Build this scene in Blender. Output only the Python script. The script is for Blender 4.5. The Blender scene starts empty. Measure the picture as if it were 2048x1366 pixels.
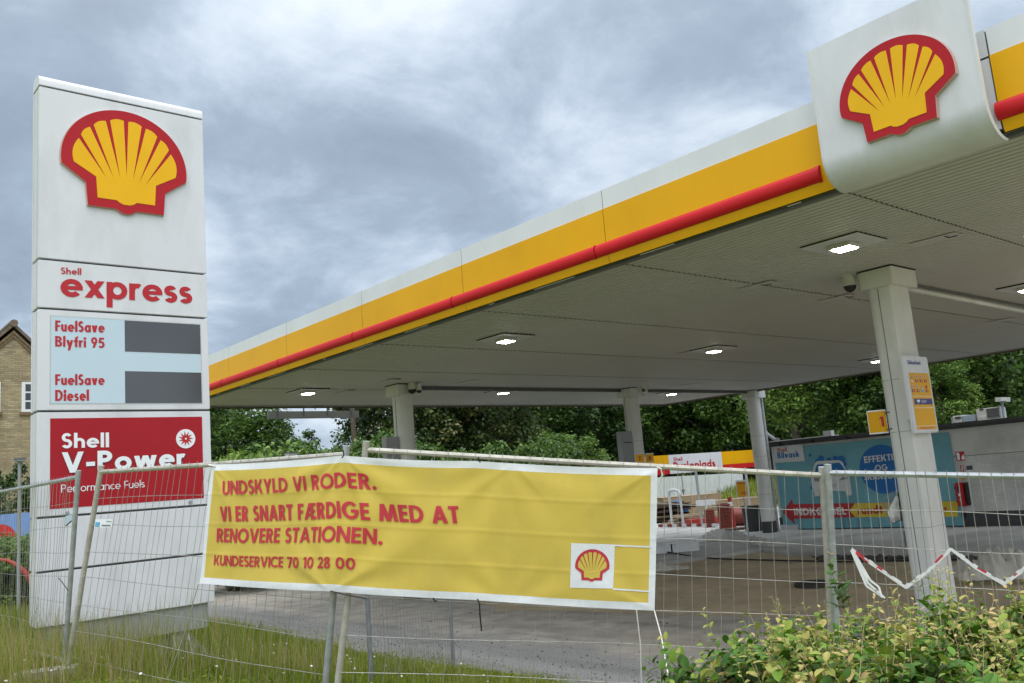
import bpy, bmesh, math, random
import numpy as np
from mathutils import Vector, Matrix
from mathutils.geometry import tessellate_polygon

S = bpy.context.scene
COL = S.collection
R = math.radians
random.seed(7)
rng = np.random.default_rng(11)

# ------------------------------------------------------------------ camera
FPX, ROLL, PITCH, YAW, EYE = 1750.9, -8.2558e-2, .162440, .719947, 2.4
_cy, _sy = math.cos(YAW), math.sin(YAW)
_f, _r, _u = np.array([_sy, _cy, 0]), np.array([_cy, -_sy, 0]), np.array([0, 0, 1.])
_F = _f * math.cos(PITCH) + _u * math.sin(PITCH)
_U = -_f * math.sin(PITCH) + _u * math.cos(PITCH)
_RR = _r * math.cos(ROLL) + _U * math.sin(ROLL)
_UU = -_r * math.sin(ROLL) + _U * math.cos(ROLL)
CM = np.array([_RR, -_UU, _F])
EYEP = np.array([0, 0, EYE])
cam = bpy.data.cameras.new('camera')
cam.sensor_width = 36
cam.lens = FPX / 2048 * 36
cam.clip_start = .05
cam.clip_end = 3000
cam_o = bpy.data.objects.new('camera', cam)
COL.objects.link(cam_o)
mw = Matrix.Identity(4)
for i in range(3):
    mw[i][0], mw[i][1], mw[i][2], mw[i][3] = _RR[i], _UU[i], -_F[i], EYEP[i]
cam_o.matrix_world = mw
S.camera = cam_o

def ray(px, py):
    return CM.T @ np.array([(px - 1024) / FPX, (py - 683) / FPX, 1.])
def at_z(px, py, z):
    d = ray(px, py); return EYEP + d * ((z - EYE) / d[2])
def at_x(px, py, x):
    d = ray(px, py); return EYEP + d * (x / d[0])
def at_y(px, py, y):
    d = ray(px, py); return EYEP + d * (y / d[1])
def at_d(px, py, dep):
    return EYEP + ray(px, py) * dep
def proj(p):
    q = CM @ (np.asarray(p, float) - EYEP)
    return np.array([1024 + FPX * q[0] / q[2], 683 + FPX * q[1] / q[2]])

# ------------------------------------------------------------------ sky and sun
CLOUD_Z, BACK_K, ZEN_K = 17.1, 1.0, 4.2
SUN_EL, SUN_AZ = 60, 212          # azimuth measured from +Y towards +X
w = bpy.data.worlds.new('World')
S.world = w
w.use_nodes = True
nt = w.node_tree
nt.nodes.clear()
def nd(tree, typ, **kw):
    n = tree.nodes.new(typ)
    for k, v in kw.items():
        if k.startswith('i_'):
            n.inputs[k[2:].replace('_', ' ')].default_value = v
        else:
            setattr(n, k, v)
    return n
def math_n(tree, op, a, b=None, clamp=False):
    n = tree.nodes.new('ShaderNodeMath'); n.operation = op; n.use_clamp = clamp
    for i, v in enumerate((a, b)):
        if v is None: continue
        if isinstance(v, (int, float)): n.inputs[i].default_value = v
        else: tree.links.new(v, n.inputs[i])
    return n.outputs[0]
out = nd(nt, 'ShaderNodeOutputWorld')
bg = nd(nt, 'ShaderNodeBackground')
bg.inputs['Strength'].default_value = .1
sky = nd(nt, 'ShaderNodeTexSky', sky_type='NISHITA', sun_disc=False)
sky.sun_elevation = R(SUN_EL)
sky.sun_rotation = R(SUN_AZ)
tc = nd(nt, 'ShaderNodeTexCoord')
sp = nd(nt, 'ShaderNodeSeparateXYZ')
nt.links.new(tc.outputs['Generated'], sp.inputs[0])
zz = math_n(nt, 'ADD', math_n(nt, 'MAXIMUM', sp.outputs[2], 0), .30)
cx = nd(nt, 'ShaderNodeCombineXYZ')
nt.links.new(math_n(nt, 'DIVIDE', sp.outputs[0], zz), cx.inputs[0])
nt.links.new(math_n(nt, 'DIVIDE', sp.outputs[1], zz), cx.inputs[1])
cx.inputs[2].default_value = CLOUD_Z
n1 = nd(nt, 'ShaderNodeTexNoise', i_Scale=3.0, i_Detail=12, i_Roughness=.61, i_Distortion=.25)
n2 = nd(nt, 'ShaderNodeTexNoise', i_Scale=1.15, i_Detail=3, i_Roughness=.5, i_Distortion=.4)
nt.links.new(cx.outputs[0], n1.inputs['Vector'])
nt.links.new(cx.outputs[0], n2.inputs['Vector'])
mixv = math_n(nt, 'ADD', math_n(nt, 'MULTIPLY', n1.outputs[0], .52), math_n(nt, 'MULTIPLY', n2.outputs[0], .48))
rp = nd(nt, 'ShaderNodeValToRGB')
nt.links.new(mixv, rp.inputs[0])
el = rp.color_ramp.elements
el[0].position, el[0].color = .38, (.300, .370, .472, 1)
el[1].position, el[1].color = .63, (.78, .855, .93, 1)
e = el.new(.455); e.color = (.360, .445, .557, 1)
e = el.new(.505); e.color = (.46, .556, .678, 1)
e = el.new(.555); e.color = (.595, .69, .805, 1)
# an overcast sky is brightest overhead and towards the veiled sun behind the viewer
back = math_n(nt, 'ADD', math_n(nt, 'MULTIPLY', sp.outputs[0], -.55), math_n(nt, 'MULTIPLY', sp.outputs[1], -.75))
bright = math_n(nt, 'ADD', math_n(nt, 'MULTIPLY', math_n(nt, 'MAXIMUM', math_n(nt, 'ADD', back, .1), 0), BACK_K),
                math_n(nt, 'MULTIPLY', math_n(nt, 'POWER', math_n(nt, 'MAXIMUM', sp.outputs[2], 0), 5.5), ZEN_K))
mx = nd(nt, 'ShaderNodeMix', data_type='RGBA', blend_type='MIX')
mx.inputs['Factor'].default_value = .92
vs_ = nd(nt, 'ShaderNodeVectorMath', operation='SCALE'); vs_.inputs['Scale'].default_value = 10.0
nt.links.new(rp.outputs[0], vs_.inputs[0])
nt.links.new(sky.outputs[0], mx.inputs['A'])
nt.links.new(vs_.outputs[0], mx.inputs['B'])
gl_ = nd(nt, 'ShaderNodeVectorMath', operation='SCALE'); gl_.inputs[0].default_value = (6.6, 6.8, 6.9)
nt.links.new(bright, gl_.inputs['Scale'])
vm = nd(nt, 'ShaderNodeVectorMath', operation='ADD')
nt.links.new(mx.outputs['Result'], vm.inputs[0])
nt.links.new(gl_.outputs[0], vm.inputs[1])
nt.links.new(vm.outputs[0], bg.inputs['Color'])
nt.links.new(bg.outputs[0], out.inputs[0])

sun = bpy.data.lights.new('sun', 'SUN')
sun.energy = 1.1
sun.angle = R(50)
sun.color = (1, .97, .94)
sun_o = bpy.data.objects.new('sun', sun)
COL.objects.link(sun_o)
sd = Vector((math.sin(R(SUN_AZ)) * math.cos(R(SUN_EL)), math.cos(R(SUN_AZ)) * math.cos(R(SUN_EL)), math.sin(R(SUN_EL))))
sun_o.rotation_euler = sd.to_track_quat('Z', 'Y').to_euler()
sun_o.location = (-10, -10, 30)
S.view_settings.view_transform = 'Standard'
S.view_settings.look = 'None'
S.view_settings.exposure = 0.18
S.view_settings.gamma = 1
S.cycles.max_bounces = 8
S.cycles.transparent_max_bounces = 24

# ------------------------------------------------------------------ materials
def s2l(r, g, b):
    return tuple(((c / 255 / 12.92) if c / 255 <= .04045 else ((c / 255 + .055) / 1.055) ** 2.4) for c in (r, g, b))
def pmat(name, col, rough=.55, var=.08, scale=2.5, metal=0, bump=0, bscale=30, stretch=(1, 1, 1), spec=.4, dirt=None, dirt_amt=0, dscale=1.2, dstretch=(1, 1, 1), emit=0, attr=None, coat=0):
    """procedural painted/raw surface: colour mottled by noise, optional dirt patches and bump"""
    m = bpy.data.materials.new(name); m.use_nodes = True
    t = m.node_tree; b = t.nodes['Principled BSDF']
    b.inputs['Roughness'].default_value = rough
    b.inputs['Metallic'].default_value = metal
    b.inputs['Specular IOR Level'].default_value = spec
    if coat: b.inputs['Coat Weight'].default_value = coat
    tcn = nd(t, 'ShaderNodeTexCoord')
    geo = nd(t, 'ShaderNodeNewGeometry')
    mp = nd(t, 'ShaderNodeMapping'); mp.inputs['Scale'].default_value = stretch
    t.links.new(geo.outputs['Position'], mp.inputs[0])
    n = nd(t, 'ShaderNodeTexNoise', i_Scale=scale, i_Detail=6, i_Roughness=.6)
    t.links.new(mp.outputs[0], n.inputs['Vector'])
    r = nd(t, 'ShaderNodeValToRGB')
    r.color_ramp.elements[0].position = .3; r.color_ramp.elements[1].position = .7
    r.color_ramp.elements[0].color = tuple(c * (1 - var) for c in col[:3]) + (1,)
    r.color_ramp.elements[1].color = tuple(min(1, c * (1 + var)) for c in col[:3]) + (1,)
    t.links.new(n.outputs[0], r.inputs[0])
    co = r.outputs[0]
    if dirt:
        mp2 = nd(t, 'ShaderNodeMapping'); mp2.inputs['Scale'].default_value = dstretch
        t.links.new(geo.outputs['Position'], mp2.inputs[0])
        n2_ = nd(t, 'ShaderNodeTexNoise', i_Scale=dscale, i_Detail=8, i_Roughness=.65)
        t.links.new(mp2.outputs[0], n2_.inputs['Vector'])
        r2 = nd(t, 'ShaderNodeValToRGB')
        r2.color_ramp.elements[0].position = .48; r2.color_ramp.elements[1].position = .72
        r2.color_ramp.elements[0].color = (0, 0, 0, 1)
        r2.color_ramp.elements[1].color = (dirt_amt,) * 3 + (1,)
        t.links.new(n2_.outputs[0], r2.inputs[0])
        mxn = nd(t, 'ShaderNodeMix', data_type='RGBA')
        t.links.new(r2.outputs[0], mxn.inputs['Factor'])
        t.links.new(co, mxn.inputs['A'])
        mxn.inputs['B'].default_value = tuple(dirt[:3]) + (1,)
        co = mxn.outputs['Result']
    t.links.new(co, b.inputs['Base Color'])
    if bump:
        n3 = nd(t, 'ShaderNodeTexNoise', i_Scale=bscale, i_Detail=4)
        t.links.new(mp.outputs[0], n3.inputs['Vector'])
        bp = nd(t, 'ShaderNodeBump'); bp.inputs['Strength'].default_value = bump; bp.inputs['Distance'].default_value = .02
        t.links.new(n3.outputs[0], bp.inputs['Height'])
        t.links.new(bp.outputs[0], b.inputs['Normal'])
    if emit:
        b.inputs['Emission Color'].default_value = tuple(col[:3]) + (1,)
        b.inputs['Emission Strength'].default_value = emit
    return m

def leaf_mat(name, stops, rough=.5, transl=.3, spec=.35):
    """leaves: each leaf takes its own hue from the float attribute 'tint'"""
    m = bpy.data.materials.new(name); m.use_nodes = True
    t = m.node_tree; b = t.nodes['Principled BSDF']
    a = nd(t, 'ShaderNodeAttribute', attribute_name='tint')
    r = nd(t, 'ShaderNodeValToRGB')
    r.color_ramp.elements[0].position = stops[0][0]; r.color_ramp.elements[0].color = stops[0][1] + (1,)
    r.color_ramp.elements[1].position = stops[-1][0]; r.color_ramp.elements[1].color = stops[-1][1] + (1,)
    for p_, c_ in stops[1:-1]:
        e_ = r.color_ramp.elements.new(p_); e_.color = c_ + (1,)
    t.links.new(a.outputs['Fac'], r.inputs[0])
    t.links.new(r.outputs[0], b.inputs['Base Color'])
    b.inputs['Roughness'].default_value = rough
    b.inputs['Specular IOR Level'].default_value = spec
    tr = nd(t, 'ShaderNodeBsdfTranslucent')
    t.links.new(r.outputs[0], tr.inputs[0])
    ms = nd(t, 'ShaderNodeMixShader'); ms.inputs[0].default_value = transl
    t.links.new(b.outputs[0], ms.inputs[1]); t.links.new(tr.outputs[0], ms.inputs[2])
    t.links.new(ms.outputs[0], t.nodes['Material Output'].inputs[0])
    return m

def brick_mat(name, c1, c2, mortar, axes, bw, bh, ms, bump=.3, rough=.85):
    m = bpy.data.materials.new(name); m.use_nodes = True
    t = m.node_tree; b = t.nodes['Principled BSDF']
    geo = nd(t, 'ShaderNodeNewGeometry'); s_ = nd(t, 'ShaderNodeSeparateXYZ'); c_ = nd(t, 'ShaderNodeCombineXYZ')
    t.links.new(geo.outputs['Position'], s_.inputs[0])
    t.links.new(s_.outputs[axes[0]], c_.inputs[0]); t.links.new(s_.outputs[axes[1]], c_.inputs[1])
    br = nd(t, 'ShaderNodeTexBrick')
    br.inputs['Color1'].default_value = c1 + (1,); br.inputs['Color2'].default_value = c2 + (1,)
    br.inputs['Mortar'].default_value = mortar + (1,)
    br.inputs['Scale'].default_value = 1; br.inputs['Brick Width'].default_value = bw
    br.inputs['Row Height'].default_value = bh; br.inputs['Mortar Size'].default_value = ms
    br.inputs['Bias'].default_value = 0
    t.links.new(c_.outputs[0], br.inputs['Vector'])
    n = nd(t, 'ShaderNodeTexNoise', i_Scale=1.1, i_Detail=8, i_Roughness=.7)
    t.links.new(geo.outputs['Position'], n.inputs['Vector'])
    mr = nd(t, 'ShaderNodeMapRange'); mr.inputs[1].default_value = .3; mr.inputs[2].default_value = .7
    mr.inputs[3].default_value = .72; mr.inputs[4].default_value = 1.2
    t.links.new(n.outputs[0], mr.inputs[0])
    v = nd(t, 'ShaderNodeVectorMath', operation='SCALE')
    t.links.new(br.outputs[0], v.inputs[0]); t.links.new(mr.outputs[0], v.inputs['Scale'])
    t.links.new(v.outputs[0], b.inputs['Base Color'])
    b.inputs['Roughness'].default_value = rough
    bp = nd(t, 'ShaderNodeBump'); bp.inputs['Strength'].default_value = bump; bp.inputs['Distance'].default_value = .01
    bp.invert = True
    t.links.new(br.outputs['Fac'], bp.inputs['Height']); t.links.new(bp.outputs[0], b.inputs['Normal'])
    return m

def film_mat(name, col, alpha, rough=.3):
    m = pmat(name, col, rough=rough, var=.1, scale=6, bump=.5, bscale=14)
    t = m.node_tree; b = t.nodes['Principled BSDF']
    tr = nd(t, 'ShaderNodeBsdfTransparent'); ms = nd(t, 'ShaderNodeMixShader'); ms.inputs[0].default_value = alpha
    t.links.new(tr.outputs[0], ms.inputs[1]); t.links.new(b.outputs[0], ms.inputs[2])
    t.links.new(ms.outputs[0], t.nodes['Material Output'].inputs[0])
    return m

GREY_DIRT = (.20, .20, .18)
M = dict(
    white=pmat('white painted metal', (.66, .665, .695), rough=.38, var=.03, scale=.8, dirt=(.40, .41, .39), dirt_amt=.42, dscale=1.6, dstretch=(1, 1, .35)),
    white_edge=pmat('white edge trim', (.62, .63, .63), rough=.4, var=.04, dirt=(.3, .3, .28), dirt_amt=.4, dstretch=(1, 1, .2)),
    fascia_white=pmat('fascia white', (.68, .70, .71), rough=.4, var=.03, scale=1.0, dirt=(.4, .4, .38), dirt_amt=.2, dstretch=(1, 1, .3)),
    yellow=pmat('yellow painted metal', (.77, .39, .003), rough=.42, var=.05, scale=.7, spec=.22, dirt=(.6, .30, .006), dirt_amt=.3, dscale=.9),
    red=pmat('red painted metal', (.56, .013, .018), rough=.45, var=.05, scale=1.2, spec=.25),
    sign_red=pmat('glossy red panel', (.36, .003, .010), rough=.15, var=.03, spec=.25),
    emblem_red=pmat('emblem red', (.42, .014, .022), rough=.5, var=.04, spec=.2),
    emblem_yellow=pmat('emblem yellow', (.82, .44, .008), rough=.45, var=.04, spec=.2),
    emblem_side=pmat('emblem edge', (.55, .40, .35), rough=.5),
    letter_red=pmat('red lettering', (.46, .012, .02), rough=.4, var=.04),
    letter_white=pmat('white lettering', (.80, .82, .85), rough=.35, var=.02),
    letter_shadow=pmat('painted lettering shadow', (.10, .012, .016), rough=.5),
    price_face=pmat('pale blue price panel', (.50, .62, .70), rough=.12, var=.02, spec=.5),
    display=pmat('unlit grey display', (.06, .066, .075), rough=.12, var=.06, scale=1.5, spec=.6),
    gap=pmat('dark joint', (.012, .012, .013), rough=.8),
    ceiling=pmat('ribbed ceiling', (.52, .508, .50), rough=.55, var=.05, scale=.35, dirt=(.45, .43, .38), dirt_amt=.35, dscale=.5),
    trim_grey=pmat('grey trim', (.11, .115, .115), rough=.5, var=.1),
    column=pmat('column paint', (.64, .64, .61), rough=.45, var=.05, scale=2, dirt=(.40, .38, .33), dirt_amt=.45, dscale=2.2, dstretch=(1, 1, .25)),
    dark_grey=pmat('dark grey plinth', (.055, .058, .062), rough=.7, var=.15),
    lens=pmat('lamp lens', (1, .95, .84), rough=.3, emit=45),
    lamp_plate=pmat('lamp plate', (.56, .57, .58), rough=.4, var=.05),
    galv=pmat('galvanised steel', (.42, .44, .46), rough=.42, metal=.55, var=.22, scale=14, dirt=(.28, .27, .25), dirt_amt=.4, dscale=9),
    galv_warm=pmat('weathered steel tube', (.46, .44, .38), rough=.55, metal=.3, var=.2, scale=12, dirt=(.25, .22, .17), dirt_amt=.5, dscale=7),
    galv_dark=pmat('dull dark steel tube', (.20, .215, .23), rough=.5, metal=.4, var=.2, scale=12),
    wire=pmat('galvanised wire', (.33, .32, .29), rough=.45, metal=.35, var=.25, scale=8),
    wire_dark=pmat('dull wire', (.22, .22, .21), rough=.5, metal=.35, var=.25, scale=8),
    concrete=pmat('concrete', (.36, .355, .34), rough=.9, var=.18, scale=5, bump=.4, bscale=60, dirt=(.17, .16, .145), dirt_amt=.5, dscale=2.5),
    black=pmat('black plastic', (.014, .014, .015), rough=.4),
    black_matte=pmat('black rubber', (.02, .02, .02), rough=.8),
    rope=pmat('white rope', (.70, .68, .62), rough=.8),
    tape_white=pmat('white tape', (.78, .77, .77), rough=.35, var=.06, scale=20),
    tape_red=pmat('red tape', (.55, .06, .08), rough=.35, var=.2, scale=20),
    banner=pmat('yellow banner cloth', (.64, .475, .09), rough=.6, var=.05, scale=2.2, spec=.25, dirt=(.48, .36, .085), dirt_amt=.45, dscale=3, bump=.05, bscale=220),
    banner_white=pmat('white banner hem', (.74, .75, .78), rough=.6, var=.05, scale=25, bump=.12, bscale=120),
    banner_red=pmat('red banner print', (.52, .035, .055), rough=.6, var=.07, scale=4),
    teal=pmat('teal wall poster', (.15, .37, .43), rough=.5, var=.14, scale=.9, dirt=(.115, .29, .34), dirt_amt=.5, dscale=1.1),
    poster_blue=pmat('poster blue', (.010, .135, .40), rough=.5, var=.08),
    poster_light=pmat('poster pale', (.60, .61, .60), rough=.5, var=.05),
    poster_grey=pmat('poster grey line', (.20, .24, .26), rough=.5),
    poster_red=pmat('poster red', (.42, .03, .035), rough=.5, var=.1),
    poster_yellow=pmat('poster yellow', (.64, .48, .04), rough=.5, var=.08),
    navy=pmat('navy panel', (.03, .03, .20), rough=.4),
    navy_text=pmat('navy lettering', (.015, .05, .25), rough=.4),
    orange_text=pmat('orange red print', (.55, .07, .01), rough=.5),
    sky_blue=pmat('light blue print', (.12, .38, .62), rough=.5),
    smooth_wall=pmat('smooth grey wall', (.60, .595, .565), rough=.8, var=.08, scale=.8, dirt=(.24, .235, .22), dirt_amt=.4, dscale=.7),
    roof_edge=pmat('roof felt edge', (.06, .06, .06), rough=.8, var=.2),
    plastic_grey=pmat('grey plastic', (.17, .175, .18), rough=.5, var=.08),
    bin=pmat('dark bin plastic', (.045, .048, .052), rough=.5, var=.1),
    ac=pmat('cream machine casing', (.58, .58, .54), rough=.5, var=.05, dirt=(.3, .29, .26), dirt_amt=.4, dscale=4),
    ac_blue=pmat('pale blue casing', (.34, .40, .45), rough=.5, var=.06),
    pipe_red=pmat('red corrugated pipe', (.20, .042, .028), rough=.55, var=.15, scale=8),
    red_plastic=pmat('red plastic', (.36, .03, .02), rough=.45, var=.1),
    ext_red=pmat('extinguisher box red', (.42, .012, .018), rough=.3, var=.06),
    plank=pmat('old brown boards', (.09, .06, .04), rough=.85, var=.4, scale=3, stretch=(1, 4, 4)),
    plank_pale=pmat('pale boards', (.38, .29, .19), rough=.85, var=.3, scale=3, stretch=(1, 4, 4)),
    crate=pmat('plywood', (.33, .24, .14), rough=.8, var=.2, scale=4),
    corr=pmat('white corrugated sheet', (.62, .64, .65), rough=.5, var=.05, dirt=(.42, .43, .42), dirt_amt=.4, dscale=1.2),
    foam=pmat('white foam block', (.70, .71, .72), rough=.7, var=.06),
    film=film_mat('clear plastic film', (.60, .585, .54), .68, .3),
    bag=film_mat('thin pale bag', (.30, .34, .42), .45, .3),
    paper=pmat('white paper', (.72, .71, .68), rough=.8, var=.04),
    manhole=pmat('cast iron', (.06, .058, .055), rough=.6, metal=.5, var=.3, scale=12),
    asphalt=None, sand=None, soil=None,
    slab=pmat('concrete slab', (.42, .415, .395), rough=.85, var=.2, scale=.8, bump=.25, bscale=40, dirt=(.17, .165, .155), dirt_amt=.7, dscale=.35, dstretch=(1, 1.5, 1)),
    broken=pmat('broken slab edge', (.075, .072, .068), rough=.95, var=.45, scale=7, bump=.9, bscale=9),
    bark=pmat('bark', (.09, .075, .055), rough=.9, var=.3, scale=8, bump=.6, bscale=12),
    twig=pmat('twig', (.17, .115, .075), rough=.8, var=.25, scale=20),
    twig_pale=pmat('young twig', (.42, .34, .20), rough=.8, var=.2, scale=20),
    brick=brick_mat('yellow brick', (.48, .375, .19), (.28, .20, .10), (.25, .22, .17), (0, 2), .235, .0715, .013),
    white_brick=brick_mat('grey painted brick', (.62, .615, .59), (.59, .585, .56), (.50, .495, .47), (1, 2), .24, .075, .008, bump=.25),
    roof_tile=pmat('dark roof tile', (.15, .115, .085), rough=.85, var=.3, scale=5, bump=.5, bscale=8),
    verge=pmat('brown verge brick', (.17, .12, .065), rough=.9, var=.3, scale=10),
    window_white=pmat('white window paint', (.72, .73, .73), rough=.4, var=.02),
    glass=pmat('dark window glass', (.02, .025, .03), rough=.05, spec=.7, var=.1),
    billboard=pmat('blue billboard', (.17, .29, .58), rough=.5, var=.12, scale=1.5),
    dry_wood=pmat('old wooden pole', (.10, .075, .055), rough=.9, var=.2),
    brushed=pmat('grey painted steel', (.30, .31, .32), rough=.5, var=.1, dirt=(.2, .19, .17), dirt_amt=.4, dscale=5),
    steel_foot=pmat('blue grey foot plate', (.30, .34, .38), rough=.5, metal=.3, var=.15, scale=6),
)
M['asphalt'] = pmat('worn dusty asphalt', (.36, .328, .288), rough=.95, var=.26, scale=2.2, bump=.5, bscale=90, dirt=(.44, .375, .29), dirt_amt=.8, dscale=.22)
def spread_gravel(m):
    """dark gravel that lies thick along the bank and thins out raggedly over the asphalt"""
    t = m.node_tree; b = t.nodes['Principled BSDF']; old = b.inputs['Base Color'].links[0].from_socket
    geo = nd(t, 'ShaderNodeNewGeometry'); s_ = nd(t, 'ShaderNodeSeparateXYZ'); t.links.new(geo.outputs['Position'], s_.inputs[0])
    na = nd(t, 'ShaderNodeTexNoise', i_Scale=.7, i_Detail=5, i_Roughness=.6); nb = nd(t, 'ShaderNodeTexNoise', i_Scale=9, i_Detail=4, i_Roughness=.7); nc = nd(t, 'ShaderNodeTexNoise', i_Scale=42, i_Detail=5, i_Roughness=.75)
    for n in (na, nb, nc): t.links.new(geo.outputs['Position'], n.inputs['Vector'])
    e_ = math_n(t, 'ADD', math_n(t, 'MULTIPLY', na.outputs[0], 2.2), math_n(t, 'MULTIPLY', nb.outputs[0], 1.3))
    e_ = math_n(t, 'ADD', math_n(t, 'SUBTRACT', s_.outputs[0], 11.3), e_)
    mr = nd(t, 'ShaderNodeMapRange'); mr.inputs[1].default_value = -.45; mr.inputs[2].default_value = .45; mr.interpolation_type = 'SMOOTHSTEP'
    t.links.new(e_, mr.inputs[0])
    r = nd(t, 'ShaderNodeValToRGB'); r.color_ramp.elements[0].position = .34; r.color_ramp.elements[1].position = .68
    r.color_ramp.elements[0].color = (.085, .083, .082, 1); r.color_ramp.elements[1].color = (.40, .39, .375, 1)
    t.links.new(nc.outputs[0], r.inputs[0])
    mxn = nd(t, 'ShaderNodeMix', data_type='RGBA'); t.links.new(mr.outputs[0], mxn.inputs['Factor']); t.links.new(r.outputs[0], mxn.inputs['A']); t.links.new(old, mxn.inputs['B'])
    # old tyre tracks and damp patches
    mp = nd(t, 'ShaderNodeMapping'); mp.inputs['Scale'].default_value = (2.2, .16, 1); mp.inputs['Rotation'].default_value = (0, 0, .35)
    t.links.new(geo.outputs['Position'], mp.inputs[0])
    nt_ = nd(t, 'ShaderNodeTexNoise', i_Scale=1.0, i_Detail=5, i_Roughness=.55); t.links.new(mp.outputs[0], nt_.inputs['Vector'])
    mr2 = nd(t, 'ShaderNodeMapRange'); mr2.inputs[1].default_value = .42; mr2.inputs[2].default_value = .66; mr2.inputs[3].default_value = 1.05; mr2.inputs[4].default_value = .80
    t.links.new(nt_.outputs[0], mr2.inputs[0])
    v = nd(t, 'ShaderNodeVectorMath', operation='SCALE'); t.links.new(mxn.outputs['Result'], v.inputs[0]); t.links.new(mr2.outputs[0], v.inputs['Scale'])
    t.links.new(v.outputs[0], b.inputs['Base Color'])
spread_gravel(M['asphalt'])
M['sand'] = pmat('damp sand', (.46, .37, .25), rough=.95, var=.22, scale=2.2, bump=.6, bscale=26, dirt=(.26, .21, .155), dirt_amt=.8, dscale=.55)
M['soil'] = pmat('grass covered soil', (.15, .18, .03), rough=1, var=.35, scale=1.5, bump=.8, bscale=14, dirt=(.24, .19, .09), dirt_amt=.7, dscale=.6)
M['leaf_dark'] = leaf_mat('deep green leaves', [(0, (.008, .020, .006)), (.4, (.028, .068, .012)), (.75, (.08, .15, .024)), (1, (.17, .26, .05))])
M['leaf_mid'] = leaf_mat('green leaves', [(0, (.012, .030, .008)), (.35, (.045, .10, .016)), (.75, (.12, .21, .034)), (1, (.23, .33, .065))])
M['leaf_pale'] = leaf_mat('fresh green leaves', [(0, (.03, .065, .012)), (.4, (.10, .19, .028)), (1, (.30, .42, .08))])
M['leaf_brown'] = leaf_mat('green leaves with brown keys', [(0, (.010, .020, .007)), (.45, (.04, .075, .014)), (.75, (.09, .12, .026)), (1, (.24, .18, .08))])
M['hedge_leaf'] = leaf_mat('hedge leaves', [(0, (.018, .045, .006)), (.3, (.045, .125, .010)), (.5, (.10, .22, .016)), (.68, (.24, .31, .04)), (.84, (.44, .37, .11)), (1, (.56, .40, .17))], rough=.45, transl=.2, spec=.3)
M['grass'] = leaf_mat('grass', [(0, (.06, .10, .010)), (.4, (.17, .235, .018)), (.7, (.27, .31, .045)), (.85, (.36, .28, .12)), (1, (.46, .36, .20))], rough=.7, transl=.3, spec=.2)
M['petal'] = pmat('white petals', (.75, .74, .70), rough=.7)

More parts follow.
